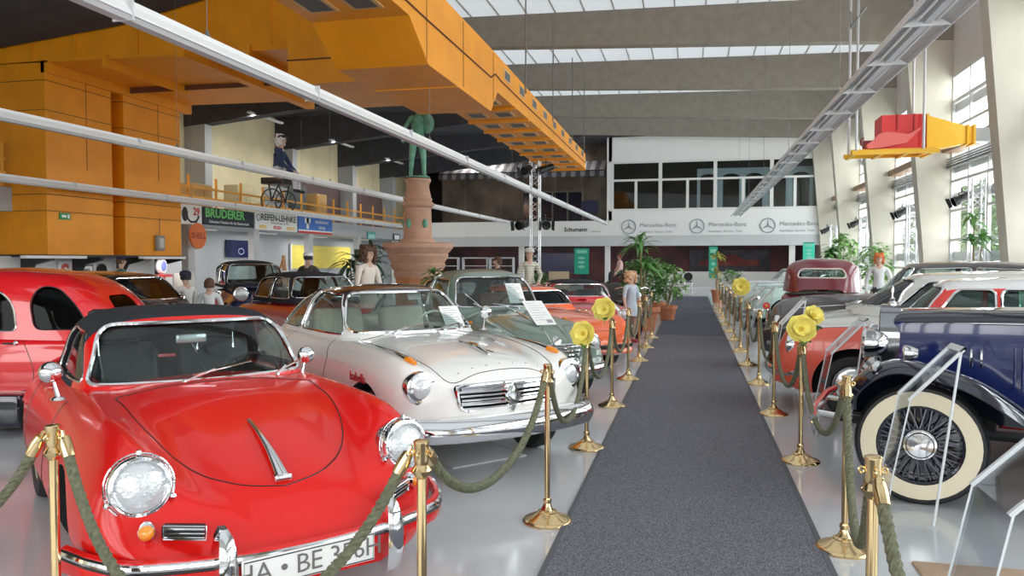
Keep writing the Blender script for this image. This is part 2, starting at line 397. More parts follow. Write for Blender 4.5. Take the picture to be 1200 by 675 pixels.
for k in range(4): MB().box(-1.9+k*.97,-1.05+k*.97,-.08,-.05,.6,2.5).build('pane',mat('shop_pane',(.02,.022,.04),.1),t,smooth=False)
t=thing('wall_picture','small dark blue picture on the wall of the far gallery left of the glazed offices','picture',(-6.3,YF+2.5,5.0))
MB().box(-.6,.6,-.03,.03,-.4,.4).build('picture_panel',mat('picture_navy',(.015,.02,.10),.3),t,smooth=False)
# left wall and left gallery
yel=mat('wall_yellow',(.86,.76,.50),.75,noise=.05,scale=1.5)
struct(MB().box(-19.4,-19.2,-5,YF+8,0,9).build('wall_left',[yel],smooth=False))
pil=mat('pillar_grey',(.36,.38,.40),.7)
for y in FINS[3:]:
    struct(MB().box(-19.2,-18.3,y+.02,y+.48,0,6.95).build('pillar_left',pil,smooth=False))
struct(MB().box(-19.2,-16,20.6,YF+.1,2.8,3.38).build('gallery_floor_left',mat('fascia_grey',(.42,.43,.44),.6),smooth=False))
struct(MB().box(-19.2,-16,10,15.4,2.8,3.38).build('gallery_floor_left',mat('fascia_grey',(.42,.43,.44),.6),smooth=False))
mw=mat('gallery_maroon',(.13,.085,.085),.8)
struct(MB().box(-19.15,-19.05,34,YF,3.4,5.6).build('wall_left_panel',mw,smooth=False))
# rooms below left gallery
struct(MB().box(-18.2,-18.1,20,YF,0,2.8).build('wall_left_lower',mat('lower_wall_grey',(.42,.44,.46),.7),smooth=False))
for y in (22.3,26.2,30.5,35.5,40.5):
    struct(MB().box(-16.3,-16.05,y-.18,y+.18,0,2.8).build('pillar_gallery',mat('pillar_lgrey',(.52,.53,.54),.6),smooth=False))
# ---------------------------------------------------------------- cars
def paintm(name,c,rough=.22,coat=1.0,metal=0): return mat(name,c,rough,metal,coat)
def interp2(T):
    return {k:pchip(v) for k,v in T.items()}
def body_rows(T,nx=72,n=5,bow=(0,0)):
    F=interp2(T); xs=sorted(p[0] for p in T['zc']); x0,x1=xs[0],xs[-1]; rows=[]
    for i in range(nx+1):
        t=i/nx; t=.5-.5*cos(PI*t) if True else t
        t=.55*t+.45*(i/nx)
        x=x0+(x1-x0)*t
        g=lambda k:F[k](x)
        zc,yv,zv,yf,zf,yw,zw,yb,zb=[g(k) for k in ('zc','yv','zv','yf','zf','yw','zw','yb','zb')]
        P=[(0,zc),(yv*.55,zc*.72+zv*.28),(yv,zv),(yf,zf),(yf+(yw-yf)*.72,zw+(zf-zw)*.62),(yw,zw),(yw*.75+yb*.25,(zw+zb)/2),(yb,zb),(yb*.5,zb),(0,zb)]
        C=cr([(-P[1][0],P[1][1])]+P,n)[n:]
        ring=[]
        Wd=max(yw,.01)
        def bx(y):
            s0=max(0,min(1,(x-(x1-.9))/.9)); s1=max(0,min(1,((x0+.9)-x)/.9))
            return -bow[0]*(y/Wd)**2*s0*s0+bow[1]*(y/Wd)**2*s1*s1
        half=[(x+bx(y),y,z) for y,z in C]
        ring=half+[(a,-b_,c) for a,b_,c in half[1:-1]][::-1]
        rows.append(ring)
    return rows
def loft(b,rows,mi=0,cap=True):
    b.sheet(rows,mi,closed=True)
    if cap:
        for r,fl in ((rows[0],0),(rows[-1],1)):
            c=tuple(sum(p[k] for p in r)/len(r) for k in range(3)); n=len(r)
            b.add(list(r)+[c],[(i,(i+1)%n,n) for i in range(n)],mi)
    return b
def dome_rows(D,nx=56,n=4,shrink=0,lift=0):
    F=interp2({k:D[k] for k in ('zr','yb','yr','zb')}); xs=sorted(p[0] for p in D['zr']); x0,x1=xs[0],xs[-1]; rows=[]
    for i in range(nx+1):
        t=i/nx; t=.5*(.5-.5*cos(PI*t))+.5*t
        x=x0+(x1-x0)*t; zr,yb,yr,zb=[F[k](x) for k in ('zr','yb','yr','zb')]
        H=zr-zb
        P=[(0,zr),(yr*.5,zr-.02*H),(yr*.82,zr-.10*H),(yr+.12*(yb-yr),zr-.30*H),(yr+.60*(yb-yr),zr-.66*H),(yb,zb-.02)]
        C=cr([(-P[1][0],P[1][1])]+P,n)[n:]
        half=[(x,max(0,y-shrink),z-shrink) for y,z in C]
        rows.append([(a,-b_,c) for a,b_,c in half[1:]][::-1]+half)
    return rows
def rpoly(pts,r=.05,n=5):
    "round polygon corners; r may be list"
    out=[];m=len(pts)
    for i,p in enumerate(pts):
        a=Vector(pts[i-1]);b=Vector(p);c=Vector(pts[(i+1)%m]); rr=r[i] if isinstance(r,(list,tuple)) else r
        d1=(a-b);d2=(c-b); k=min(rr,d1.length*.48,d2.length*.48); q0=b+d1.normalized()*k; q1=b+d2.normalized()*k
        for j in range(n+1):
            t=j/n; v=(1-t)**2*q0+2*t*(1-t)*b+t*t*q1; out.append((v.x,v.y))
    return out
def dens(poly,step=.04):
    out=[];m=len(poly)
    for i in range(m):
        a=Vector(poly[i]);b=Vector(poly[(i+1)%m]);k=max(1,int((b-a).length/step))
        for j in range(k): v=a+(b-a)*j/k; out.append((v.x,v.y))
    return out
def sweep(b,path,prof,closed=False,mi=0):
    "path [(x,y,z)], prof closed list of (out,up)"
    n=len(path); rows=[]
    for i in range(n):
        a=Vector(path[max(0,i-1)]); c=Vector(path[min(n-1,i+1)]); d=(c-a); d.z=0; d.normalize(); nn=Vector((d.y,-d.x,0)); p=Vector(path[i])
        rows.append([tuple(p+nn*o+Vector((0,0,u))) for o,u in prof])
    return loft(b,rows,mi,cap=True)
def wheel(root,x,y,r,w,side,style='disc',ww=None,rimc=None,cap=CHROME,steer=0):
    "side +1 = left of car (outer face +y)"
    ax=(0,side,0); e=r*.66
    b=MB(); hw=w/2
    b.lathe([(e*.99,-hw*.8),(e*1.05,-hw*.95),(r*.86,-hw),(r*.95,-hw*.92),(r*.99,-hw*.6),(r,-hw*.2),(r,hw*.2),(r*.99,hw*.6),(r*.95,hw*.92),(r*.86,hw),(e*1.05,hw*.95),(e*.99,hw*.8)],40,(0,0,0),ax,cap=False)
    for k in (-.45,0,.45): b.lathe([(r*1.0,hw*k-.006),(r*1.003,hw*k-.004),(r*1.003,hw*k+.004),(r*1.0,hw*k+.006)],40,(0,0,0),ax,cap=False)
    if ww: b.lathe([(r*ww[0],hw*1.00),(r*(ww[0]+ww[1])/2,hw*1.03),(r*ww[1],hw*1.0)],40,(0,0,0),ax,mi=1,cap=False)
    t=b.build('wheel',[RUBBER,mat('cream_whitewall',(.82,.74,.55),.5)],root)
    t.location=(x,y,r); t.rotation_euler=(0,0,steer)
    if style=='disc':
        b=MB(); b.lathe([(e,hw*.75),(e*.97,hw*.85),(e*.9,hw*.7),(e*.82,hw*.35),(e*.6,hw*.45),(e*.5,hw*.6),(0,hw*.6)],32,(0,0,0),ax,cap=False)
        b.build('rim',rimc or DCHROME,t)
        b=MB(); b.lathe([(e*.62,hw*.5),(e*.60,hw*.75),(e*.45,hw*.92),(e*.2,hw*1.0),(0,hw*1.02)],28,(0,0,0),ax,cap=False)
        b.build('hub_cap',cap,t)
    else:
        b=MB(); b.lathe([(e,hw*.75),(e*.98,hw*.88),(e*.93,hw*.8),(e*.90,hw*.2),(e*.9,-hw*.4),(e,-hw*.8)],40,(0,0,0),ax,cap=False)
        b.lathe([(e*.34,-hw*.3),(e*.36,hw*.2),(e*.30,hw*.5),(e*.26,hw*.6),(e*.26,-hw*.3)],24,(0,0,0),ax,cap=False)
        b.lathe([(e*.9,-hw*.75),(0,-hw*.7)],24,(0,0,0),ax,cap=False)
        b.build('rim',rimc or BLACK,t); b=MB()
        for k in range(44):
            a=2*PI*k/44; a2=a+(.22 if k%2 else -.22)
            b.tube([(e*.34*cos(a2),side*hw*(.55 if k%4<2 else .0),e*.34*sin(a2)),(e*.92*cos(a),side*hw*.35,e*.92*sin(a))],.0055,5)
        b.build('spokes',mat('spoke_metal',(.16,.17,.20),.3,.5),t)
        b=MB(); b.lathe([(e*.40,hw*.3),(e*.42,hw*.55),(e*.38,hw*.7),(e*.33,hw*.72),(e*.33,hw*.9),(e*.30,hw*1.02),(e*.12,hw*1.10),(0,hw*1.12)],28,(0,0,0),ax,cap=False)
        b.build('hub_cap',cap,t)
    return t
def headlight(root,p,r,axis=(1,0,.12),ring=CHROME,depth=.06,name='headlight',lens=LENS,guard=False):
    b=MB(); b.lathe([(r*.95,-depth),(r*1.12,-depth*.5),(r*1.15,0),(r*1.08,.018),(r*.97,.02),(r*.95,.008)],32,p,axis)
    if guard:
        ax=Vector(axis).normalized(); q=ax.to_track_quat('Z','Y').to_matrix()
        for k in range(44):
            a=2*PI*k/44; u=Vector((cos(a),sin(a),0))
            b.tube([Vector(p)+q@(u*r*.97+Vector((0,0,.03))),Vector(p)+q@(u*r*1.22+Vector((0,0,-.02)))],.0022,4)
        for rr,z in ((1.22,-.02),(.97,.03)):
            b.tube([Vector(p)+q@Vector((r*rr*cos(2*PI*k/32),r*rr*sin(2*PI*k/32),z)) for k in range(32)],.004,5,closed=True)
        for a in (90,205,335): b.ball(Vector(p)+q@Vector((r*1.24*cos(R(a)),r*1.24*sin(R(a)),0)),.014,8)
    h=b.build(name,ring,root)
    b=MB(); b.lathe([(r*.97,.004),(r*.8,.022),(r*.5,.035),(0,.042)],28,p,axis)
    b.build('lens',lens,h); return h
def seats(root,x,z,m,n=2,yo=.36,rear=False,head=False):
    for s in ((-1,1) if n==2 else (0,)):
        b=MB(); b.rbox(x-.05,x+.45,s*yo-.24,s*yo+.24,z,z+.16,.05)
        b.M=trl(x-.02,s*yo,z+.1)@rot('Y',-12); b.rbox(-.07,.07,-.24,.24,0,.55,.05)
        o=b.build('seat',m,root)
        if head:
            b=MB(); b.M=trl(x-.02,s*yo,z+.1)@rot('Y',-12); b.rbox(-.06,.06,-.17,.17,.56,.78,.05); h=b.build('headrest',m,o)
            for q in (-.12,.12):
                b=MB(); b.M=trl(x-.02,s*yo,z+.1)@rot('Y',-12); b.tube([(.065,q,.47),(.065,q,.58)],.008)
                b.build('headrest_post',CHROME,o)
def steering(root,x,y,z,r=.2,m=None,tilt=62):
    b=MB(); b.M=trl(x,y,z)@rot('Y',-tilt)
    b.tube([(r*cos(2*PI*k/28),r*sin(2*PI*k/28),0) for k in range(28)],.011,6,closed=True)
    for a in (90,210,330): b.tube([(0,0,-.02),(r*cos(R(a)),r*sin(R(a)),0)],.008,5)
    b.lathe([(.03,-.03),(.035,0),(0,.012)],12); b.tube([(0,0,-.02),(0,0,-.35)],.018,6)
    b.build('steering_wheel',m or BLACK,root)
def mirror(root,p,s=1,r=.05,stalk=.09,out=.03):
    b=MB(); x,y,z=p; b.tube([(x,y,z-stalk),(x,y+out*s*.5,z-stalk*.4),(x,y+out*s,z)],[.012,.007,.007],8)
    b.lathe([(0,.045),(r*.5,.04),(r*.85,.02),(r,0),(r,-.008),(r*.9,-.006),(0,-.004)],20,(x,y+out*s,z+.01),(1,0,0))
    b.lathe([(.035,0),(.03,.01),(.012,.02)],16,(x,y,z-stalk-.012))
    b.build('wing_mirror',CHROME,root)
def wipers(root,L,m=CHROME):
    b=MB()
    for pts in L:
        b.tube(pts[:2],.006,5); b.tube(pts[2:],.005,5); b.ball(pts[0],.014,8)
    b.build('windscreen_wiper',m,root)
def make_car(name,label,cat,loc,ang,sp):
    root=thing(name,label,cat,(loc[0],loc[1],sp.get('lift',0)),R(ang))
    if 'group' in sp: root['group']=sp['group']
    paint=sp['paint']; mats=[paint,UNDER,sp.get('gap',BLACK),sp.get('paint2',paint)]
    rows=body_rows(sp['T'],sp.get('nx',72),bow=sp.get('bow',(0,0)))
    b=loft(MB(),rows); me=b.mesh('b',mats); bm=bmesh.new(); bm.from_mesh(me); bvh=BVHTree.FromBMesh(bm); bm.free()
    # cutters: wheel wells and cockpit
    c=MB(); c.mi=1
    for (x,y,r,w,ar) in sp['wheels']:
        for s in (-1,1): c.cyl((x,s*(y-w*.5-.10),r),(x,s*1.3,r),ar,seg=36)
    D=sp.get('dome'); cuts=[DIFF(c.mesh('c',mats,False,merge=False))]
    if sp.get('cockpit'):
        x0,x1,hw,zf=sp['cockpit']; c=MB(); c.mi=1
        c.prism(rpoly([(x0,-hw),(x1,-hw),(x1,hw),(x0,hw)],.12),zf,2.2,'z'); cuts.append(DIFF(c.mesh('c',mats,False)))
    for ex in sp.get('cuts',[]): cuts.append(DIFF(ex(mats)))
    bz=max(v.co.z for v in me.vertices); me2=me
    for cu in cuts:
        base=[v.co.copy() for v in cu[2].vertices]
        for tr in range(5):
            cm=cu[2].copy(); k=1+.0037*tr
            for v,q in zip(cm.vertices,base): v.co=(q.x*k+.0013*tr,q.y*k+.0007*tr,q.z)
            r=modmesh(me2,[DIFF(cm)])
            if len(r.polygons)>len(me2.polygons)*.5 and max(v.co.z for v in r.vertices)<bz+.01: break
            r=None
        if r: me2=r
        else: print('BOOLFAIL',name)
    if me2.materials[:]!=mats:
        me2.materials.clear(); [me2.materials.append(m) for m in mats]
    if 'two' in sp:
        for p in me2.polygons:
            if p.material_index==0 and sp['two'](*p.center): p.material_index=3
    # shut lines
    b=MB(); b.mi=2
    def cast(o,d):
        h=bvh.ray_cast(Vector(o),Vector(d)); return h[0]
    def trace(P,mode,r=.0035,closed=False,bb=b,off=0):
        for s in ((1,) if mode=='top1' else (-1,1)):
            out=[]
            if mode.startswith('top'): Q=[cast((x,y*s,3),(0,0,-1)) for x,y in P]
            elif mode=='side': Q=[cast((x,s*3,z),(0,-s,0)) for x,z in P]
            elif mode=='front': Q=[cast((4,y*s,z),(-1,0,0)) for y,z in P]
            Q=[q for q in Q if q]
            if len(Q)>1: bb.tube(Q,r,5,closed=closed)
    for P,mode in sp.get('lines',[]): trace(cr(P,8),mode)
    me3=b.mesh('l',mats) if b.v else None
    if me3:
        bm=bmesh.new(); bm.from_mesh(me2); bm.from_mesh(me3); bm.to_mesh(me2); bm.free()
    body=objm('body',me2,root,angle=32)
    for P,mode,r,m,nm in sp.get('trims',[]):
        bb=MB(); trace(cr(P,8),mode,r,bb=bb); 
        if bb.v: bb.build(nm,m,root)
    # greenhouse
    glass=sp.get('glass',GLASS)
    if D:
        rows=dome_rows(D); b=MB(); b.sheet(rows); rm=D.get('mats',[paint]); me=b.mesh('r',rm)
        bm=bmesh.new(); bm.from_mesh(me); bvd=BVHTree.FromBMesh(bm); bm.free()
        th=D.get('th',.03)
        prisms=[]
        for w in D['win']:
            P=dens(rpoly(w['p'],w.get('r',.05)))
            if w['s']=='side':
                for s in (-1,1): prisms.append((P,'y',s*w.get('y0',.15),s*1.5,w,s))
            elif w['s']=='front': prisms.append((P,'x',w['x0'],3,w,1))
            else: prisms.append((P,'x',-3.5,w['x0'],w,-1))
        def cutm(P,ax,a,c_):
            k=MB(); k.prism(P,min(a,c_),max(a,c_),ax); return k.mesh('c',(),False)
        solid=modmesh(me,[('SOLIDIFY',{'thickness':th,'offset':-1},None)]+[DIFF(cutm(*p[:4])) for p in prisms]+([DIFF(MB().box(-5,D['open'],-2,2,0,3).mesh('c',(),False))] if 'open' in D else []))
        if 'two' in D:
            for p in solid.polygons: p.material_index=D['two'](*p.center)
        roof=objm(D.get('name','roof'),solid,root,32)
        gl=MB(); gl.sheet(dome_rows(D,shrink=.012))
        for i,(P,ax,a,c_,w,s) in enumerate(prisms):
            if not w.get('noglass'):
                g=modmesh(gl.mesh('g',[glass]),[('SOLIDIFY',{'thickness':.004,'offset':-1},None),INTER(cutm(P,ax,a,c_))])
                if len(g.polygons): 
                    g.materials.clear(); g.materials.append(glass)
                    objm({'x':'windscreen' if s>0 else 'rear_window','y':'side_window'}[ax],g,roof)
            if w.get('trim',1):
                Q=[]
                for u,v in P:
                    if ax=='y': h=bvd.ray_cast(Vector((u,s*2,v)),Vector((0,-s,0)))[0]
                    else: h=bvd.ray_cast(Vector((s*4,u,v)),Vector((-s,0,0)))[0]
                    if h: Q.append(h)
                if len(Q)>8: bb=MB(); bb.tube(Q,w.get('tr',.010),6,closed=True); bb.build('window_trim',w.get('tm',CHROME),roof)
    for (x,y,r,w,ar) in sp['wheels']:
        for s in (-1,1):
            wheel(root,x,s*y,r,w,s,sp.get('wstyle','disc'),sp.get('ww'),sp.get('rimc'),sp.get('cap',CHROME))
    return root,bvh

def pos3(bvh,x,y=None,z=None):
    if z is None: return bvh.ray_cast(Vector((x,y,3)),Vector((0,0,-1)))[0]
    s=1 if y>0 else -1
    return bvh.ray_cast(Vector((x,s*3,z)),Vector((0,-s,0)))[0]

# ---- red cabriolet with black hood (foreground)
RED=mat('red_lacquer',(.70,.010,.008),.24,0,.35,.35)
FAB=mat('black_canvas',(.028,.030,.036),.9,spec=.2,bump=.08,bscale=300)
T356=dict(
 zc=[(-2.0,.42),(-1.9,.60),(-1.6,.77),(-1.2,.87),(-.7,.92),(.45,.935),(.8,.90),(1.2,.80),(1.5,.69),(1.7,.59),(1.87,.47),(1.98,.34)],
 yv=[(-2,.22),(-1.5,.4),(0,.45),(1.0,.44),(1.6,.38),(1.95,.22)],
 zv=[(-2.0,.41),(-1.6,.74),(-.7,.90),(.45,.905),(.8,.875),(1.2,.79),(1.5,.69),(1.7,.60),(1.85,.50),(1.95,.39)],
 yf=[(-2,.34),(-1.6,.6),(-1,.68),(.5,.66),(1.3,.62),(1.6,.60),(1.85,.50),(1.95,.36)],
 zf=[(-2,.40),(-1.85,.56),(-1.3,.78),(-.7,.87),(.3,.885),(.8,.89),(1.2,.885),(1.42,.865),(1.56,.825),(1.66,.75),(1.74,.60),(1.84,.48),(1.98,.36)],
 yw=[(-2,.44),(-1.9,.62),(-1.6,.76),(-1,.82),(0,.82),(1.2,.83),(1.55,.80),(1.72,.73),(1.85,.63),(1.95,.46)],
 zw=[(-2,.36),(-1.6,.5),(1.5,.5),(1.8,.44),(1.95,.35)],
 yb=[(-2,.4),(-1.6,.66),(1.4,.68),(1.8,.56),(1.95,.42)],
 zb=[(-2,.28),(-1.5,.2),(1.4,.2),(1.95,.26)])
D356=dict(zr=[(-1.35,.90),(-1.25,1.02),(-.95,1.20),(-.5,1.31),(-.1,1.315),(.06,1.29),(.18,1.22),(.42,1.0),(.52,.925)],
 zb=[(-1.35,.88),(0,.88),(.52,.905)],
 yb=[(-1.35,.35),(-1.15,.55),(-.7,.64),(0,.66),(.3,.635),(.42,.52),(.52,.12)],
 yr=[(-1.35,.3),(-1.0,.47),(-.5,.54),(0,.555),(.2,.54),(.42,.42),(.52,.10)],
 mats=[FAB,RED], two=lambda x,y,z:1 if x>.10 else 0, name='soft_top',
 win=[dict(s='front',x0=.02,p=[(-.60,.925),(.60,.925),(.50,1.235),(-.50,1.235)],r=[.05,.05,.10,.10],tr=.012),
      dict(s='side',p=[(-.55,.93),(.28,.93),(.06,1.19),(-.42,1.20)],r=.06,tr=.007,y0=.3)])
por,bv=make_car('red_cabriolet','red cabriolet with folded-up black canvas roof and plate HA BE 356H','car',(-3.07,4.20),-40.2,
 dict(paint=RED,T=T356,wheels=[(1.08,.66,.315,.16,.36),(-1.02,.66,.315,.16,.35)],cockpit=(-.75,.30,.50,.35),dome=D356,nx=90,
 lines=[([(.60,0),(.60,.30),(.66,.50),(.85,.505),(1.15,.48),(1.45,.39),(1.64,.22),(1.70,0)],'top'),
        ([(.42,.86),(.40,.6),(.36,.28)],'side'),([(-.60,.86),(-.62,.6),(-.55,.28)],'side')]))
AX=Vector((1,0,.20))
for s in (-1,1):
    headlight(por,(1.715,s*.60,.695),.108,(1,s*.06,.16),guard=True,depth=.16)
    b=MB(); b.lathe([(.030,-.06),(.036,0),(.030,.012),(0,.012)],20,(1.820,s*.60,.540),(1,s*.25,0)); h=b.build('indicator',CHROME,por)
    b=MB(); b.lathe([(.030,.010),(.026,.03),(.012,.042),(0,.045)],20,(1.820,s*.60,.540),(1,s*.25,0)); b.build('indicator_lens',AMBER,h)
    b=MB(); b.M=trl(1.880,s*.475,.535)@rot('Z',s*38); b.rbox(-.02,.02,-.085,.085,-.028,.028,.012)
    g=b.build('horn_grille',BLACK,por); b=MB(); b.M=trl(1.900,s*.475,.535)@rot('Z',s*38)
    for k in (-.016,0,.016): b.tube([(0.008,-.08,k),(0.008,.08,k)],.004,5)
    b.tube([(.004,-.085,-.026),(.004,.085,-.026),(.004,.085,.026),(.004,-.085,.026)],.004,5,closed=True)
    b.build('grille_bar',CHROME,g)
def bumper_path(xf,yh,z,bow,wrap,n=28,zdrop=0,power=2.2):
    out=[]
    for i in range(n+1):
        t=-1+2*i/n; y=t*yh; x=xf-bow*abs(t)**power-wrap*max(0,abs(t)-.78)/.22*max(0,abs(t)-.78)/.22; out.append((x,y,z-zdrop*abs(t)))
    return out
b=MB(); P=bumper_path(2.04,.84,.40,.30,.22)
prof=[(0,-.055),(.022,-.05),(.03,-.02),(.03,.02),(.02,.048),(0,.055),(-.012,.03),(-.012,-.03)]
sweep(b,P[::-1],[(-o,u) for o,u in prof])
bp=b.build('bumper',RED,por)
b=MB(); b.tube([(x+.028 if abs(y)<.7 else x+.02,y*1.02,z+.03) for x,y,z in P],.016,8); b.build('bumper_trim',CHROME,bp)
b=MB(); b.tube([(x+.036 if abs(y)<.7 else x+.026,y*1.025,z+.012) for x,y,z in P],.007,6); b.build('bumper_strip',BLACK,bp)
for s in (-1,1):
    b=MB(); y=s*.36; xo=2.04-.30*(.36/.83)**2.2
    prof=[(.0,.21,.02),(.05,.245,.036),(.075,.325,.042),(.08,.415,.042),(.07,.475,.038),(.045,.525,.03),(.01,.555,.016)]
    rows=[]
    for dx,z,w in prof: rows.append([(xo+dx*.9-(0.03 if abs(a)>1.2 else 0)+.02*cos(a),y+w*sin(a),z) for a in [k*PI/6-PI/2 for k in range(7)]])
    back=[[(xo-.03,y+w*.9*sin(a),z) for a in [PI/2-k*PI/6 for k in range(7)]] for dx,z,w in prof]
    loft(b,[r+bk for r,bk in zip(rows,back)]); b.build('overrider',CHROME,por)
# hood handle
b=MB(); hp=[]; rr=[]
for t in [k/14 for k in range(15)]:
    x=1.20+.47*t; q=pos3(bv,x,.001); hp.append((x,0,q.z+.006+.012*sin(PI*t)+.012*t)); rr.append(.010+.022*t**2.2)
b.tube(hp,rr,12,flat=(1,.6)); e=hp[-1]; b.rbox(e[0]-.03,e[0]+.02,-.042,.042,e[2]-.02,e[2]+.012,.012)
b.build('hood_handle',CHROME,por)
# licence plate
PLW=mat('plate_white',(.85,.85,.83),.4)
b=MB(); b.rbox(2.092,2.105,-.32,.24,.325,.445,.005,1); pl=b.build('licence_plate',PLW,por)
b=MB(); M=trl(2.107,-.04,.384)@rot('Z',90)@rot('X',90); b.text('HA • BE 356H',.112,M,bold=-.001,spacing=.95); b.build('plate_lettering',mat('plate_grey',(.16,.15,.15),.5),pl)
b=MB(); b.tube([(2.107,-.313,.332),(2.107,.233,.332),(2.107,.233,.438),(2.107,-.313,.438)],.0025,4,closed=True); b.build('plate_border',BLACK,pl)
mirror(por,(.58,-.76,1.03),-1,.055,.12); mirror(por,(.40,.59,1.00),1,.055,.12)
wipers(por,[[(.60,-.16,.935),(.545,.02,.985),(.55,-.10,.96),(.44,.26,1.0)],[(.60,.36,.93),(.52,.44,.97),(.56,.38,.945),(.40,.56,.975)]])
b=MB(); b.rbox(.10,.13,-.09,.09,1.10,1.155,.015); rmv=b.build('rear_view_mirror',mat('mirror_face',(.75,.78,.80),.15,.6),por)
b=MB(); b.tube([(.12,0,1.10),(.46,.01,.94)],.003); b.build('mirror_rod',CHROME,rmv)
LEA=mat('black_leather',(.016,.017,.021),.5,bump=.1,bscale=60)
seats(por,-.40,.42,LEA,yo=.30,head=True); steering(por,.18,.32,.86,.19)
b=MB(); b.rbox(.26,.36,-.52,.52,.70,.88,.03); b.build('dashboard',RED,por)

# ---- white coupe with dark roof
CREAM=paintm('ivory_lacquer',(.86,.85,.82),.25); BROWN=paintm('dark_roof_lacquer',(.045,.025,.025),.18)
TB=dict(
 zc=[(-2.25,.60),(-2.15,.76),(-1.8,.88),(-1.2,.95),(.5,.985),(1.0,.965),(1.4,.93),(1.7,.885),(1.9,.83),(2.0,.76),(2.06,.62),(2.08,.42)],
 yv=[(-2.2,.35),(0,.48),(1.0,.50),(1.7,.48),(2.08,.42)],
 zv=[(-2.25,.58),(-2.1,.74),(-1.2,.92),(.5,.95),(1.0,.925),(1.4,.885),(1.7,.84),(1.9,.78),(2.0,.71),(2.06,.60),(2.08,.41)],
 yf=[(-2.25,.52),(-1.8,.68),(0,.72),(1.2,.72),(1.8,.70),(2.08,.60)],
 zf=[(-2.25,.56),(-2.1,.74),(-1.5,.90),(.3,.92),(1.0,.915),(1.5,.90),(1.75,.87),(1.9,.82),(2.0,.74),(2.06,.58),(2.08,.40)],
 yw=[(-2.25,.66),(-2,.78),(-1,.85),(1.5,.86),(1.85,.84),(2.0,.79),(2.08,.72)],
 zw=[(-2.25,.5),(0,.62),(1.6,.62),(2.08,.45)],
 yb=[(-2.25,.6),(-1,.76),(1.5,.76),(2.08,.66)], zb=[(-2.25,.38),(-1.5,.24),(1.5,.24),(2.08,.36)])
DB=dict(zr=[(-1.75,.93),(-1.5,1.08),(-1.1,1.26),(-.6,1.36),(-.1,1.385),(.12,1.36),(.35,1.20),(.6,1.02),(.72,.96)],
 zb=[(-1.75,.90),(0,.93),(.72,.94)],
 yb=[(-1.75,.40),(-1.45,.60),(-1,.68),(0,.71),(.4,.69),(.6,.55),(.72,.12)],
 yr=[(-1.75,.3),(-1.2,.46),(-.6,.53),(0,.55),(.3,.52),(.6,.38),(.72,.1)],
 mats=[BROWN,CREAM,CHROME], th=.022, two=lambda x,y,z:0 if z>1.20-.0*x else 1,
 win=[dict(s='front',x0=.05,p=[(-.62,.985),(.62,.985),(.49,1.315),(-.49,1.315)],r=[.08,.08,.10,.10],tr=.014),
      dict(s='side',p=[(-.50,.965),(.42,.965),(.10,1.30),(-.50,1.31)],r=[.03,.04,.06,.03],tr=.010,y0=.3),
      dict(s='side',p=[(-1.38,.965),(-.56,.965),(-.56,1.31),(-.95,1.27),(-1.22,1.12)],r=[.06,.03,.03,.1,.08],tr=.010,y0=.3),
      dict(s='rear',x0=-1.0,p=[(-.48,.99),(.48,.99),(.42,1.27),(-.42,1.27)],r=.08,tr=.010)])
def grille_cut(x0,x1,hw0,hw1,z0,z1):
    return lambda mats: MB().prism(rpoly([(-hw0,z0),(hw0,z0),(hw1,z1),(-hw1,z1)],.05),x0,x1,'x',mi=1).mesh('c',mats,False)
bor,bvb=make_car('white_coupe','white two-door coupe with dark brown roof and wide chrome grille','car',(-2.80,6.87),-42.5,
 dict(paint=CREAM,T=TB,bow=(.16,.1),nx=84,wheels=[(1.35,.68,.32,.17,.375),(-1.25,.68,.32,.17,.36)],cockpit=(-1.35,.40,.58,.40),dome=DB,
 cuts=[grille_cut(1.93,2.4,.42,.45,.53,.71)],
 lines=[([(.62,0),(.64,.35),(.72,.60),(.95,.605),(1.35,.575),(1.72,.53),(1.93,.47),(1.955,.20),(1.96,0)],'top'),
        ([(.42,.92),(.46,.85),(.52,.78),(.5,.6),(.46,.30)],'side'),([(-.62,.92),(-.66,.6),(-.62,.30)],'side')]))
for s in (-1,1):
    headlight(bor,(1.905,s*.66,.70),.088,(1,s*.04,.04),depth=.10)
    b=MB(); b.lathe([(.118,-.11),(.123,-.03),(.118,.01),(.10,.018)],28,(1.905,s*.66,.70),(1,s*.04,.04)); b.build('headlight_hood',CHROME,bor)
    q=[pos3(bvb,x,s*.645) for x in (1.10,1.3,1.5,1.68)]
    b=MB(); b.tube([tuple(v+Vector((0,0,.01))) for v in q],[.006,.014,.022,.030],8,flat=(1,.7)); h=b.build('indicator',CHROME,bor)
    v=q[-1]; b=MB(); b.tube([(v.x-.02,v.y,v.z+.008),(v.x+.06,v.y,v.z+.0),(v.x+.10,v.y,v.z-.008)],[.034,.030,.014],10,flat=(1,.75)); b.build('indicator_lens',AMBER,h)
b=MB()
def gx(y): return 2.065-.15*(y/.72)**2
for z,hw,r in ((.70,.44,.012),(.665,.42,.010),(.635,.41,.008),(.605,.40,.008),(.575,.40,.008),(.54,.40,.013)):
    b.tube([(gx(y),y,z) for y in [hw*(-1+2*k/16) for k in range(17)]],r,6,flat=(1,1))
b.tube([(gx(y)+.0,y,z) for y,z in rpoly([(-.41,.53),(.41,.53),(.44,.71),(-.44,.71)],.06)],.014,6,closed=True)
for z in (.685,.578): 
    b.tube([(gx(y)-.01,y,z) for y in [.40*(-1+2*k/10) for k in range(11)]],.014,6,flat=(1,1))
g=b.build('grille',CHROME,bor)
b=MB(); 
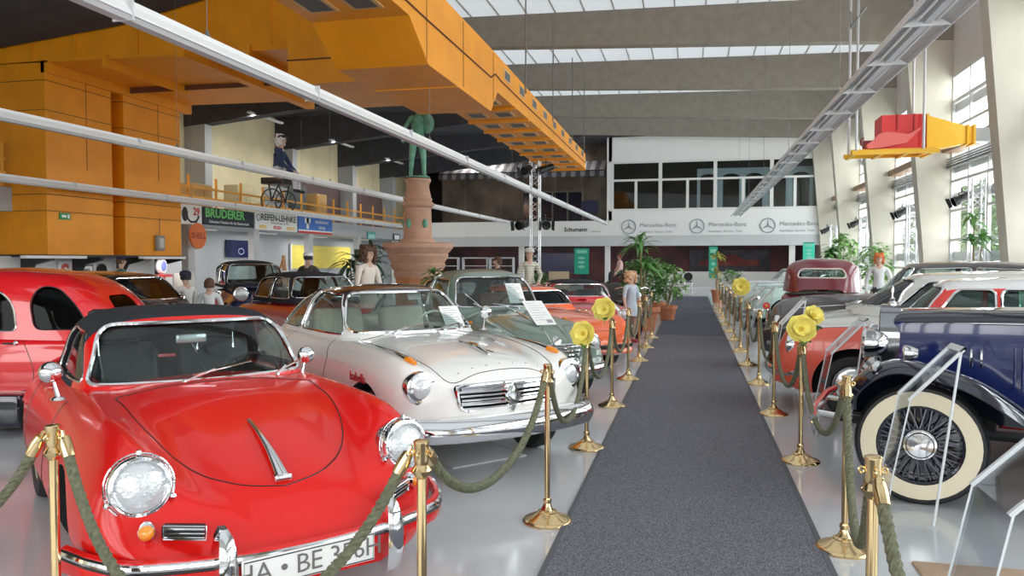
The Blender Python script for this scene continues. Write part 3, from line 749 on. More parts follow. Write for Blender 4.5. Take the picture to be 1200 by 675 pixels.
for s,t_ in ((1,.0),(.72,.012)):
    b.add([(2.085+t_,-.075*s,.61),(2.085+t_,0,.61+.115*s),(2.085+t_,.075*s,.61),(2.085+t_,0,.61-.115*s),(2.10+t_,0,.61),(2.06,-.075*s,.61),(2.06,0,.61+.115*s),(2.06,.075*s,.61),(2.06,0,.61-.115*s)],
      [(0,1,4),(1,2,4),(2,3,4),(3,0,4),(0,5,6,1),(1,6,7,2),(2,7,8,3),(3,8,5,0)])
b.build('badge_diamond',CHROME,g)
for k in range(7):
    y=-.36+.12*k; q=pos3(bvb,1.90,y); 
    b=MB(); b.ball((q.x,q.y,q.z),(.009,.009,.006),8); b.build('bonnet_stud',CHROME,bor)
b=MB()
hp=[];
for t in [k/8 for k in range(9)]:
    x=1.30+.45*t; q=pos3(bvb,x,.001); hp.append((x,0,q.z+.006+.03*sin(PI*t)*t))
b.tube(hp,[.006+.012*sin(PI*k/8)+.006*(k/8) for k in range(9)],8); 
for s in (-1,1): b.tube([(hp[6][0],0,hp[6][2]),(hp[8][0]+.02,s*.03,hp[8][2]+.02)],.006)
b.build('bonnet_ornament',CHROME,bor)
b=MB(); P=bumper_path(2.22,.86,.42,.20,.25)
prof=[(-.012,-.085),(.03,-.07),(.05,-.03),(.055,.0),(.045,.035),(.02,.07),(-.015,.085),(-.025,0)]
sweep(b,P[::-1],[(-o,u) for o,u in prof]); b.build('bumper',CHROME,bor)
b=MB(); b.rbox(2.0,2.10,-.62,.62,.34,.50,.03); b.build('valance',CREAM,bor)
mirror(bor,(.72,.60,1.12),1,.06,.14)
wipers(bor,[[(.72,-.30,.975),(.66,-.16,1.03),(.7,-.28,1.0),(.60,.10,1.05)],[(.72,.12,.975),(.64,.26,1.02),(.7,.16,1.0),(.56,.44,1.03)]])
CL=mat('cream_leather',(.62,.57,.47),.5)
seats(bor,-.35,.50,CL,yo=.34); 
b=MB(); b.rbox(-1.3,-.85,-.55,.55,.5,.68,.05); b.rbox(-1.35,-1.18,-.55,.55,.6,1.0,.05); b.build('rear_seat',CL,bor)
steering(bor,.18,.34,.95,.2,mat('ivory_plastic',(.8,.78,.7),.4))
b=MB(); b.rbox(.28,.42,-.58,.58,.72,.94,.04); b.build('dashboard',CREAM,bor)
# script on wing
q=pos3(bvb,1.14,-.8,.70)
b=MB(); M=trl(1.24,q.y-.012,.715)@rot('X',90); b.text('Isabella',.10,M,extrude=.003); b.build('wing_lettering',mat('script_red',(.5,.02,.03),.3),bor)
b=MB(); M=trl(.02,.25,1.27)@rot('Z',90)@rot('X',72); b.M=M; b.box(-.07,.07,-.045,.045,-.002,.002); b.build('window_card',PAPER,bor)

# ---- green saloon
GRN=paintm('sage_green_lacquer',(.145,.215,.175),.28); GRY=paintm('dark_green_grey',(.07,.10,.09),.3)
TG=dict(
 zc=[(-2.05,.50),(-1.95,.68),(-1.6,.86),(-1.1,.98),(.5,1.02),(.9,.99),(1.3,.92),(1.6,.83),(1.8,.72),(1.9,.58),(1.94,.40)],
 yv=[(-2.05,.25),(0,.42),(.9,.40),(1.4,.36),(1.94,.25)],
 zv=[(-2.05,.48),(-1.6,.82),(-1.1,.94),(.5,.97),(.9,.93),(1.3,.84),(1.6,.745),(1.8,.64),(1.9,.52),(1.94,.38)],
 yf=[(-2.05,.45),(-1.5,.62),(0,.66),(1.0,.62),(1.5,.58),(1.8,.52),(1.94,.4)],
 zf=[(-2.05,.46),(-1.6,.74),(-1,.88),(.4,.90),(.9,.89),(1.3,.87),(1.5,.815),(1.65,.72),(1.78,.60),(1.88,.48),(1.94,.37)],
 yw=[(-2.05,.52),(-1.7,.72),(-1,.80),(.5,.80),(1.3,.81),(1.6,.78),(1.8,.68),(1.94,.5)],
 zw=[(-2.05,.42),(-1,.56),(1.4,.55),(1.94,.36)], yb=[(-2.05,.48),(-1,.70),(1.4,.70),(1.94,.45)], zb=[(-2.05,.32),(-1.4,.22),(1.4,.22),(1.94,.30)])
DG=dict(zr=[(-1.75,.90),(-1.6,1.05),(-1.2,1.30),(-.7,1.45),(-.2,1.50),(.05,1.47),(.22,1.38),(.42,1.14),(.56,1.0)],
 zb=[(-1.75,.86),(0,.93),(.56,.97)],
 yb=[(-1.75,.40),(-1.5,.56),(-1,.66),(0,.69),(.35,.66),(.48,.48),(.56,.10)],
 yr=[(-1.75,.3),(-1.2,.46),(-.6,.54),(0,.55),(.25,.53),(.45,.36),(.56,.08)],
 mats=[GRN,GRY], th=.025, two=lambda x,y,z:0,
 win=[dict(s='front',x0=.0,p=[(-.57,1.03),(.57,1.03),(.48,1.395),(-.48,1.395)],r=[.09,.09,.13,.13],tr=.012),
      dict(s='side',p=[(-.42,1.0),(.30,1.0),(.08,1.36),(-.42,1.38)],r=.05,tr=.007,y0=.3),
      dict(s='side',p=[(-1.25,1.0),(-.50,1.0),(-.50,1.38),(-.95,1.30)],r=[.12,.03,.04,.16],tr=.007,y0=.3),
      dict(s='rear',x0=-1.0,p=[(-.42,1.05),(.42,1.05),(.38,1.30),(-.38,1.30)],r=.10,tr=.007)])
gr,bvg=make_car('green_saloon','sage green rounded saloon with paper sheets on its bonnet and windscreen','car',(-2.62,9.71),-51.5,
 dict(paint=GRN,T=TG,nx=72,wheels=[(1.25,.64,.32,.16,.37),(-1.2,.64,.32,.16,.36)],cockpit=(-1.2,.32,.54,.42),dome=DG,
 lines=[([(.60,.30),(.9,.36),(1.3,.34),(1.7,.27),(1.86,.16),(1.88,0)],'top'),([(.34,.95),(.38,.6),(.34,.28)],'side'),([(-.50,.95),(-.54,.6),(-.5,.28)],'side')],
 trims=[([(.55,0),(.9,0),(1.4,0),(1.8,0),(1.88,0)],'top1',.008,CHROME,'bonnet_strip')]))
for s in (-1,1):
    headlight(gr,(1.72,s*.57,.665),.105,(1,s*.05,.10),depth=.12)
    q=pos3(bvg,1.0,s*.63); b=MB(); b.ball((q.x,q.y,q.z+.008),(.07,.022,.022),10); b.build('indicator_lens',AMBER,gr)
b=MB(); P=bumper_path(2.04,.76,.40,.24,.22); sweep(b,P[::-1],[(-o*.9,u*.9) for o,u in prof]); b.build('bumper',CHROME,gr)
b=MB()
for k in range(5): b.tube([(1.965-.10*(y/.35)**2-(.57-.5)*0,y,.66-k*.045) for y in [(.34-.02*k)*(-1+2*j/10) for j in range(11)]],.012,6)
b.tube([(1.97-.10*(y/.35)**2,y,z) for y,z in rpoly([(-.27,.45),(.27,.45),(.37,.68),(-.37,.68)],.06)],.014,6,closed=True)
b.build('grille',CHROME,gr)
b=MB(); b.lathe([(0,0),(.05,.0),(.05,.012),(0,.02)],16,(1.93,0,.735),(1,0,.5)); b.build('bonnet_badge',CHROME,gr)
wipers(gr,[[(.58,-.25,1.01),(.50,-.38,1.08),(.55,-.3,1.04),(.42,-.46,1.20)],[(.58,.2,1.01),(.52,.08,1.05),(.56,.2,1.03),(.5,-.12,1.07)]])
seats(gr,-.35,.52,mat('brown_leather',(.16,.09,.06),.5),yo=.33); steering(gr,.14,.32,1.0,.2)
def paper(root,name,M,w,h,lines=8,pic=True):
    b=MB(); b.M=M; b.box(-w/2,w/2,-h/2,h/2,-.001,.001); 
    b.mi=1
    for k in range(lines):
        yy=h/2-.10*h-k*h*.8/lines; b.box(-w*.38,w*(.36 if k%3 else .1),yy-.0025,yy+.0025,.001,.0016)
    if pic: b.box(w*.12,w*.4,-h*.42,-h*.30,.001,.0018)
    b.build(name,[PAPER,mat('print_grey',(.35,.35,.38),.7)],root)
q0=pos3(bvg,1.10,.05); q1=pos3(bvg,1.50,.05); sl=math.degrees(math.atan2(q0.z-q1.z,.4))
b=thing('information_sheet','white information sheet lying on the bonnet of the green saloon','sign',(0,0,0))
b.matrix_world=trl(-2.62,9.71,0)@rot('Z',-51.5)
paper(bor,'dashboard_sheet',trl(.46,.42,1.075)@rot('Z',90)@rot('X',50),.20,.26)
qm=pos3(bvg,1.30,.06); paper(b,'sheet',trl(1.33,.10,qm.z+.085)@rot('Y',sl+20)@rot('Z',90),.26,.46)
paper(gr,'windscreen_sheet',trl(.36,.26,1.19)@rot('Z',90)@rot('X',55),.22,.30)
# ---------------------------------------------------------------- cars on the right hand side
# dark blue vintage tourer with cream whitewall tyres
NAVY=paintm('midnight_blue_lacquer',(.012,.022,.11),.12); BLK=paintm('black_lacquer',(.008,.010,.022),.10)
vx,vy=1.67,6.22
v=thing('vintage_tourer','dark blue and black vintage tourer with cream whitewall tyres and spoked wheels','car',(vx,vy,0),R(165))
# local: +x forward (towards the aisle), front axle at x=0
b=MB()
hood=[]
for x,hw,zt_,zb_ in ((-.20,.26,1.225,.62),(-.12,.30,1.25,.60),(.5,.335,1.275,.58),(.9,.37,1.285,.56),(1.3,.42,1.30,.54)):
    prof=[(0,zt_),(hw*.35,zt_-.004),(hw*.72,zt_-.022),(hw*.95,zt_-.065),(hw,zt_-.13),(hw*1.01,(zt_+zb_)/2),(hw*.98,zb_)]
    C=cr([(-prof[1][0],prof[1][1])]+prof,5)[5:]
    hood.append([(-x,-y,z) for y,z in C[1:]][::-1]+[(-x,y,z) for y,z in C])
b.sheet(hood)
for r,c in ((hood[0],0),(hood[-1],1)): b.add(r,[tuple(range(len(r)))])
bo=b.build('bonnet',[NAVY,BLK],v)
for p in bo.data.polygons:
    if p.center.z>1.165: p.material_index=1
for s in (-1,1):
    for gx0,n in ((-.55,9),(-1.02,7)):
        for k in range(n):
            x=gx0-k*.045; hw=.335+.1*(-x-.5)*.85
            b=MB(); b.tube([(x,s*(hw+.004),.74),(x,s*(hw+.014),.78),(x,s*(hw+.014),.98),(x,s*(hw+.004),1.02)],.009,6); b.build('bonnet_louvre',NAVY,bo)
    for x in (-.30,-.36): 
        b=MB(); b.tube([(x,s*.33,.99),(x,s*.345,.98),(x,s*.345,.90),(x,s*.335,.88)],.010,6); b.build('bonnet_catch',CHROME,bo)
    b=MB(); b.tube([(.14,s*.265,1.16),(-.5,s*.34,1.175),(-1.3,s*.42,1.185)],.007,6); b.build('bonnet_strip',CHROME,bo)
# radiator with shell
b=MB()
P=rpoly([(-.27,.55),(.27,.55),(.30,1.12),(.16,1.275),(-.16,1.275),(-.30,1.12)],.09)
b.prism(P,.14,.27,'x'); ra=b.build('radiator_shell',mat('dark_nickel',(.33,.34,.36),.12,1),v)
b=MB(); b.prism([(y*.86,.55+(z-.55)*.93+.02) for y,z in P],.25,.278,'x'); b.build('radiator_core',BLACK,ra)
for k in range(17):
    b=MB(); y=-.21+k*.02625; b.tube([(.285,y,.60),(.285,y,1.14-abs(y)*.2)],.004,5); b.build('radiator_slat',CHROME,ra)
b=MB(); b.lathe([(.03,0),(.03,.02),(.015,.03),(.02,.05),(0,.06)],14,(.2,0,1.27)); b.build('radiator_cap',CHROME,ra)
# cowl, body tub, doors
b=MB(); rows=[]
for x,hw,zt_,zb_ in ((-1.3,.42,1.30,.50),(-1.55,.52,1.32,.45),(-1.8,.60,1.30,.42),(-2.0,.63,1.16,.42),(-2.6,.65,1.12,.42),(-3.2,.64,1.14,.42),(-3.5,.58,1.10,.44),(-3.65,.48,.95,.5)):
    prof=[(0,zt_),(hw*.5,zt_-.01),(hw*.85,zt_-.05),(hw,zt_-.14),(hw*1.02,(zt_+zb_)/2),(hw*.96,zb_),(0,zb_)]
    C=cr([(-prof[1][0],prof[1][1])]+prof,5)[5:]
    rows.append([(x,y,z) for y,z in C]+[(x,-y,z) for y,z in C[1:-1]][::-1])
loft(b,rows); k=MB(); k.prism(rpoly([(-3.3,-.5),(-1.95,-.5),(-1.95,.5),(-3.3,.5)],.1),.55,2,'z',mi=1)
me=modmesh(b.mesh('t',[NAVY,DARKI]),[DIFF(k.mesh('c',[NAVY,DARKI],False))]); bt=objm('body',me,v)
seats(v,-2.5,.5,mat('navy_leather',(.03,.04,.08),.5),yo=.26); 
b=MB(); b.rbox(-3.2,-2.85,-.48,.48,.5,1.05,.08); b.build('rear_seat',mat('navy_leather',(.03,.04,.08)),v)
steering(v,-1.98,.28,1.18,.22)
b=MB(); b.tube([(-1.72,-.52,1.28),(-1.78,-.50,1.66),(-1.78,.50,1.66),(-1.72,.52,1.28)],.014,8); ws=b.build('windscreen_frame',CHROME,v)
b=MB(); b.quad((-1.725,-.51,1.29),(-1.78,-.49,1.65),(-1.78,.49,1.65),(-1.725,.51,1.29)); b.build('windscreen',GLASS,ws)
# hood folded at the back
b=MB(); b.rbox(-3.75,-3.3,-.62,.62,1.10,1.30,.08); b.build('folded_hood',FAB,v)
# wings
def wing(pts,y0,y1,name,edge_drop=.05,th=.015):
    """pts (x,z) crown line"""
    C=cr(pts,8); rows=[]
    for i,(x,z) in enumerate(C):
        a=C[max(0,i-1)];c=C[min(len(C)-1,i+1)]; d=Vector((c[0]-a[0],c[1]-a[1])).normalized(); nx,nz=(-d.y,d.x)
        if nx*x+nz*(z-.38)<0 and x>-.55: nx,nz=-nx,-nz
        if x<=-.55 and nz<0 and name=='front_wing': nx,nz=-nx,-nz
        if name!='front_wing' and nx*(x+2.95)+nz*(z-.3)<0: nx,nz=-nx,-nz
        r=[]
        for k in range(13):
            u=-1+2*k/12; dr=edge_drop*(abs(u)**3)*1.0; r.append((x-nx*dr,y0+(y1-y0)*(u+1)/2,z-nz*dr))
        rows.append(r)
    b=MB(); b.sheet(rows); me=modmesh(b.mesh('w',[BLK]),[('SOLIDIFY',{'thickness':th,'offset':0},None)]); return objm(name,me,v)
wp=[(.475,.56),(.465,.66),(.41,.78),(.29,.89),(.12,.94),(-.10,.90),(-.34,.82),(-.58,.66),(-.82,.47),(-1.05,.36),(-1.3,.33)]
for s in (-1,1):
    w=wing(wp,s*.56,s*.90,'front_wing',.07); 
    # inner valance of the wing
    b=MB(); C=cr(wp,6); C=[c for c in C if c[0]>-.75]
    b.add([(x,s*.56,z-.02) for x,z in C]+[(x*.55-.05,s*.50,max(.50,z*.45+.28)) for x,z in C],[(i,i+1,len(C)+i+1,len(C)+i) for i in range(len(C)-1)]); b.build('wing_valance',BLK,w)
    b=MB(); b.lathe([(.028,-.01),(.03,.006),(.02,.018),(0,.02)],16,(.27,s*.85,.905),(.45,s*.55,.8),sc=(1,1.6)); l=b.build('side_lamp',CHROME,w)
    wing([(-2.35,.34),(-2.40,.55),(-2.62,.80),(-2.95,.86),(-3.28,.78),(-3.48,.55),(-3.55,.36)],s*.60,s*.90,'rear_wing',.06)
    b=MB(); b.rbox(-2.35,-1.2,min(s*.62,s*.90),max(s*.62,s*.90),.30,.335,.02); b.build('running_board',BLK,v)
    wheel(v,0,s*.72,.395,.15,s,'wire',ww=(.66,.90),rimc=BLK); wheel(v,-2.95,s*.72,.395,.15,s,'wire',ww=(.66,.90),rimc=BLK)
    # headlamp bowl
    b=MB(); b.lathe([(0,-.15),(.05,-.145),(.08,-.115),(.10,-.06),(.105,-.01),(.11,0),(.105,.012)],28,(.36,s*.36,1.01),(1,0,0)); h=b.build('headlamp',CHROME,v)
    b=MB(); b.lathe([(.104,.008),(.07,.024),(0,.032)],28,(.36,s*.36,1.01),(1,0,0)); b.build('lens',LENS,h)
    b=MB(); b.tube([(.28,s*.36,.91),(.26,s*.34,.80),(.2,s*.26,.74)],.02,8); b.build('lamp_bracket',CHROME,h)
    b=MB(); b.lathe([(0,-.09),(.03,-.08),(.05,-.03),(.052,0),(.04,.01),(0,.014)],18,(.10,s*.66,.985),(1,0,0)); b.tube([(.07,s*.66,.95),(.07,s*.66,.90)],.01); b.build('wing_lamp',CHROME,v)
    b=MB(); b.tube([(.52,s*.36,.46),(.1,s*.36,.42),(-3.4,s*.36,.42)],.035,6); b.build('chassis_rail',BLACK,v)
b=MB(); b.tube([(0,-.66,.40),(0,-.3,.36),(0,.3,.36),(0,.66,.40)],.03,8); b.build('front_axle',BLACK,v)
b=MB(); b.tube([(.66,-.72,.50),(.70,-.4,.50),(.70,.4,.50),(.66,.72,.50)],.028,8); b.tube([(.66,-.72,.44),(.70,-.4,.44),(.70,.4,.44),(.66,.72,.44)],.02,8)
for s in (-1,1): b.tube([(.70,s*.36,.48),(.4,s*.36,.45)],.02)
b.build('bumper',CHROME,v)
b=MB(); b.lathe([(.02,0),(.012,.03),(.005,.06),(.012,.10),(.004,.13),(0,.14)],12,(.2,0,1.28)); b.build('mascot',CHROME,ra)
b=MB(); b.tube([(.2,-.33,.98),(.27,-.36,1.06),(.27,-.36,1.10)],.008); b.ball((.27,-.36,1.11),.012,8); b.build('marker_rod',CHROME,v)
# generic saloon tables for the other cars -------------------------------------------------------
def tabs(L,W,hood,deck,cowl,nose_z=.62,crest=.0,yfr=.80,bow=None,tail_z=.6,clear=.22,mid=.58,frontov=.12):
    """plain full width body of half length L, half width W"""
    a,c=-L,L
    return dict(zc=[(a,tail_z-.2),(a+.08,tail_z),(a+.35,deck-.05),(a+.8,deck),(cowl,hood+.02),(cowl+.4,hood),(c-.5,hood-.07),(c-.2,nose_z+.08),(c-.06,nose_z-.08),(c,nose_z-.24)],
     yv=[(a,W*.3),(0,W*.55),(c-.4,W*.5),(c,W*.3)],
     zv=[(a,tail_z-.21),(a+.08,tail_z-.02),(a+.35,deck-.08),(a+.8,deck-.03),(cowl,hood-.02),(cowl+.4,hood-.03),(c-.5,hood-.10),(c-.2,nose_z+.05),(c-.06,nose_z-.1),(c,nose_z-.25)],
     yf=[(a,W*.6),(a+.4,W*yfr),(c-.4,W*yfr),(c,W*.6)],
     zf=[(a,tail_z-.22),(a+.08,tail_z-.03),(a+.35,deck-.08),(a+.8,deck-.04),(cowl,hood-.05+crest*.3),(cowl+.5,hood-.05+crest),(c-.45,hood-.09+crest),(c-.18,nose_z+.06+crest*.6),(c-.06,nose_z-.12),(c,nose_z-.26)],
     yw=[(a,W*.72),(a+.3,W*.93),(a+.9,W),(c-.7,W),(c-.25,W*.92),(c-.06,W*.82),(c,W*.72)],
     zw=[(a,tail_z-.2),(a+.4,mid),(c-.4,mid),(c,nose_z-.27)],
     yb=[(a,W*.66),(0,W*.9),(c,W*.66)], zb=[(a,clear+.12),(a+.5,clear),(c-.4,clear),(c,clear+.10)])
def dtab(xr,xf,belt,top,W,rake=.42,rear=.6,taper=.78,mats=None,win=None,**k):
    d=dict(zr=[(xr,belt+.0),(xr+rear*.25,belt+(top-belt)*.42),(xr+rear*.6,belt+(top-belt)*.80),(xr+rear,belt+(top-belt)*.96),((xr+rear+xf-rake)/2,top),(xf-rake,top-.03),(xf-rake*.8,belt+(top-belt)*.80),(xf-rake*.25,belt+(top-belt)*.22),(xf,belt+.01)],
     zb=[(xr,belt-.03),(xf,belt-.02)],
     yb=[(xr,W*.55),(xr+rear*.4,W*.86),(xr+rear,W*.97),(xf-rake,W),(xf-rake*.4,W*.93),(xf-.06,W*.6),(xf,W*.15)],
     yr=[(xr,W*.4),(xr+rear*.6,W*taper*.85),(xr+rear,W*taper),(xf-rake,W*taper),(xf-rake*.4,W*taper*.85),(xf,W*.12)],mats=mats,th=.025)
    H=top-belt; fx=xf-rake
    d['win']=win if win is not None else [
     dict(s='front',x0=fx-.05,p=[(-W*.90,belt+.05),(W*.90,belt+.05),(W*taper*.88,top-.09),(-W*taper*.88,top-.09)],r=.08,tr=.010),
     dict(s='side',p=[((xr+rear+fx)/2+.03,belt+.03),(xf-rake*.62,belt+.03),(fx-.02,top-.11),((xr+rear+fx)/2+.03,top-.09)],r=.05,tr=.008,y0=.3),
     dict(s='side',p=[(xr+rear*.62,belt+.03),((xr+rear+fx)/2-.03,belt+.03),((xr+rear+fx)/2-.03,top-.09),(xr+rear,top-.12)],r=[.1,.04,.04,.12],tr=.008,y0=.3),
     dict(s='rear',x0=xr+rear+.1,p=[(-W*.62,belt+.08),(W*.62,belt+.08),(W*.55,top-.13),(-W*.55,top-.13)],r=.08,tr=.008)]
    d.update(k); return d
def stdfront(c,bv,x,y,z,r=.085,bx=None,bz=.42,bw=.78,gr=True,gz=(.42,.62),gw=.35,axis=(1,0,.05),nb=5):
    for s in (-1,1): headlight(c,(x,s*y,z),r,axis,depth=.11)
    if bx: 
        b=MB(); P=bumper_path(bx,bw,bz,.16,.22,20); sweep(b,P[::-1],[(-o,u) for o,u in [(-.01,-.06),(.03,-.05),(.045,0),(.03,.05),(-.01,.06)]]); b.build('bumper',CHROME,c)
    if gr:
        b=MB(); gx=bx-.12 if bx else x+.1
        for k in range(nb): b.tube([(gx-.10*(yy/.4)**2,yy,gz[0]+(gz[1]-gz[0])*k/(nb-1)) for yy in [gw*(-1+2*j/8) for j in range(9)]],.011,6)
        b.tube([(gx-.10*(yy/.4)**2,yy,zz) for yy,zz in rpoly([(-gw,gz[0]),(gw,gz[0]),(gw*1.05,gz[1]),(-gw*1.05,gz[1])],.06)],.013,6,closed=True)
        b.build('grille',CHROME,c)
# red car with white roof parked behind the blue tourer
RED2=paintm('signal_red_lacquer',(.72,.03,.02),.22); OFFW=paintm('off_white_lacquer',(.74,.74,.74),.2)
T=tabs(1.75,.52,.98,.95,.35,.66)
rw,bvx=make_car('small_red_car','small red car with a white roof parked behind the dark blue tourer','car',(3.42,7.3),168,
 dict(paint=RED2,T=T,wheels=[(1.15,.44,.27,.14,.31),(-1.1,.44,.27,.14,.31)],cockpit=(-1.2,.55,.38,.4),glass=glassmat('green_tint_glass',(.62,.80,.74),.08),
 dome=dtab(-1.5,1.72,1.02,1.47,.52,.5,.55,mats=[RED2,OFFW],two=lambda x,y,z:1 if z>1.36 else 0,win=[
     dict(s='front',x0=1.15,p=[(-.46,1.06),(.46,1.06),(.36,1.38),(-.36,1.38)],r=.08,tr=.010),
     dict(s='side',p=[(.90,1.06),(1.40,1.06),(1.17,1.36),(.90,1.36)],r=.05,tr=.012,y0=.3),
     dict(s='side',p=[(-1.15,1.06),(.86,1.06),(.86,1.36),(-1.0,1.36)],r=.06,tr=.012,y0=.3),
     dict(s='rear',x0=-1.2,p=[(-.42,1.1),(.42,1.1),(.36,1.33),(-.36,1.33)],r=.08,tr=.008)]),nx=60))
stdfront(rw,bvx,1.62,.40,.62,.08,1.82,.36,.52,gr=False); seats(rw,-.2,.5,CL,yo=.2); steering(rw,.5,.2,1.0,.15)
# coral red and grey coupe
CORAL=paintm('coral_red_lacquer',(.80,.12,.075),.28,.6); PGREY=paintm('pale_grey_lacquer',(.60,.60,.56),.25)
T=tabs(2.2,.84,.99,.95,.55,.74,yfr=.84,mid=.62)
T['zc']=[(-2.2,.42),(-2.1,.66),(-1.8,.88),(-1.2,.96),(.55,1.13),(1.0,1.12),(1.5,1.07),(1.85,1.0),(2.05,.90),(2.16,.74),(2.2,.46)]
T['zf']=[(-2.2,.40),(-2.1,.62),(-1.8,.84),(-1.2,.92),(.55,1.03),(1.0,1.03),(1.6,1.01),(1.9,.96),(2.08,.85),(2.17,.68),(2.2,.44)]
T['zv']=[(-2.2,.41),(-2.1,.64),(-1.8,.86),(-1.2,.94),(.55,1.09),(1.0,1.08),(1.5,1.03),(1.85,.96),(2.05,.86),(2.16,.70),(2.2,.45)]
cg,bvc=make_car('two_tone_coupe','coral red and pale grey two-tone coupe with its nose towards the yellow flower posts','car',(3.14,8.80),170,
 dict(paint=CORAL,paint2=PGREY,two=lambda x,y,z: z>.975-.06*max(0,x-1),T=T,nx=80,wheels=[(1.42,.67,.325,.17,.40),(-1.25,.67,.325,.17,.38)],cockpit=(-1.2,.85,.56,.4),
 glass=glassmat('smoky_glass',(.45,.48,.5),.08),
 dome=dtab(-1.6,1.50,1.09,1.50,.70,.72,.75,.76,mats=[PGREY]),
 trims=[([(-1.6,.90),(-.5,.97),(.8,.97),(1.6,.935),(1.98,.90)],'side',.008,CHROME,'side_strip'),([(-1.2,.66),(0,.68),(.9,.68),(1.0,.66)],'side',.006,CHROME,'door_strip')],
 lines=[([(.95,.95),(.97,.6),(.95,.28)],'side'),([(-.35,.90),(-.58,.6),(-.52,.28)],'side')]))
stdfront(cg,bvc,2.05,.64,.72,.095,2.30,.45,.72,gz=(.50,.68),gw=.40)
seats(cg,.1,.5,BLACK,yo=.33); steering(cg,.75,.33,1.05,.2); wipers(cg,[[(1.50,-.3,1.11),(1.40,-.1,1.15),(1.45,-.2,1.13),(1.30,.1,1.22)]])
# dark grey saloon
ANTH=paintm('anthracite_lacquer',(.045,.038,.038),.28,.5)
T=tabs(2.3,.84,1.08,1.0,.5,.86,crest=-.06,yfr=.80,mid=.62)
T['zc']=[(-2.3,.42),(-2.2,.66),(-1.9,.90),(-1.2,1.02),(.5,1.13),(1.0,1.12),(1.6,1.09),(1.95,1.03),(2.12,.92),(2.22,.70),(2.3,.45)]
T['zv']=[(x,z-.02) for x,z in T['zc']]; T['yv']=[(-2.3,.2),(0,.40),(1.9,.30),(2.3,.2)]
T['zf']=[(-2.3,.40),(-2.2,.62),(-1.9,.84),(-1.2,.94),(.5,.99),(1.2,.98),(1.7,.93),(2.0,.83),(2.15,.68),(2.25,.55),(2.3,.42)]
gs,bvs=make_car('grey_saloon','dark anthracite grey saloon with a long bonnet behind the coral coupe','car',(3.34,12.0),173,
 dict(paint=ANTH,T=T,nx=72,wheels=[(1.55,.66,.345,.17,.40),(-1.3,.66,.345,.17,.38)],cockpit=(-1.4,.35,.56,.45),
 dome=dtab(-1.95,.78,1.07,1.60,.70,.52,.85,.80,mats=[ANTH]),
 trims=[([(-1.8,.93),(-.5,.99),(.9,1.0),(1.8,.93)],'side',.008,CHROME,'side_strip')],
 lines=[([(.30,.95),(.34,.6),(.30,.28)],'side'),([(-.55,.95),(-.58,.6),(-.52,.28)],'side')]))
stdfront(gs,bvs,2.08,.60,.72,.09,2.36,.45,.72,gz=(.5,.9),gw=.22,nb=7); seats(gs,-.3,.55,mat('tan_leather',(.35,.18,.09),.5),yo=.33); steering(gs,.2,.33,1.1,.21)
# maroon vintage saloon
MARO=paintm('maroon_lacquer',(.17,.018,.03),.3)
T=tabs(1.9,.76,1.12,1.06,.5,.95,crest=-.25,yfr=.82,mid=.6)
mr_,bvm=make_car('maroon_vintage_saloon','tall rounded maroon vintage saloon seen from behind past the grey saloon','car',(2.55,16.2),80,
 dict(paint=MARO,T=T,nx=60,wheels=[(1.3,.66,.35,.15,.40),(-1.2,.66,.35,.15,.40)],cockpit=(-1.3,1.2,.56,.45),
 dome=dtab(-1.75,1.78,1.1,1.66,.70,.26,.55,.86,mats=[MARO],win=[
   dict(s='front',x0=1.5,p=[(-.5,1.2),(.5,1.2),(.46,1.52),(-.46,1.52)],r=.08),
   dict(s='rear',x0=-1.0,p=[(-.42,1.30),(.42,1.30),(.36,1.46),(-.36,1.46)],r=.08,tr=.016,tm=mat('pale_pinstripe',(.7,.6,.55),.4)),
   dict(s='side',p=[(.42,1.28),(1.30,1.28),(1.22,1.47),(.42,1.49)],r=.09,tr=.014,y0=.3),
   dict(s='side',p=[(-.9,1.28),(.34,1.28),(.34,1.49),(-.8,1.46)],r=.07,tr=.014,y0=.3)]),
 trims=[([(-1.6,1.14),(0,1.17),(1.5,1.14)],'side',.010,mat('pale_pinstripe',(.7,.6,.55),.4),'side_strip')]))
stdfront(mr_,bvm,1.85,.5,.85,.09,2.1,.45,.72,gr=False); seats(mr_,0,.6,CL,yo=.33)
# mint green cabriolet
MINT=paintm('mint_green_lacquer',(.50,.66,.60),.25)
T=tabs(2.1,.80,.99,.92,.4,.70,crest=.03,yfr=.82,mid=.6)
OPEN_D=lambda m,belt=.98,top=1.38: dtab(-1.2,.65,belt,top,.68,.40,.6,.80,mats=[m],open=.20,th=.02,win=[dict(s='front',x0=.0,p=[(-.60,belt+.04),(.60,belt+.04),(.52,top-.05),(-.52,top-.05)],r=.06,tr=.014)])
def open_car(name,label,loc,ang,paint,T,lm,top=1.38,**k):
    c,bvq=make_car(name,label,'car',loc,ang,dict(paint=paint,T=T,nx=60,wheels=[(1.3,.65,.32,.16,.38),(-1.2,.65,.32,.16,.37)],cockpit=(-1.0,.35,.56,.45),dome=OPEN_D(paint,top=top),**k))
    seats(c,-.35,.5,lm,yo=.33); steering(c,.15,.33,1.0,.2); stdfront(c,bvq,1.96,.60,.70,.09,2.2,.42,.76,gz=(.45,.62),gw=.34); return c
mi=open_car('mint_cabriolet','open mint green cabriolet nearest the maroon saloon','x' and (3.18,20.5),198,MINT,T,CL)
mi2=open_car('mint_cabriolet','second open pale mint cabriolet further along the row','x' and (3.3,23.4),182,paintm('pale_mint_lacquer',(.55,.68,.66),.25),T,BLACK)
sil=open_car('silver_cabriolet','pale silver open car far down the right hand row','x' and (3.2,26.6),180,paintm('silver_lacquer',(.60,.62,.63),.25),T,BLACK)

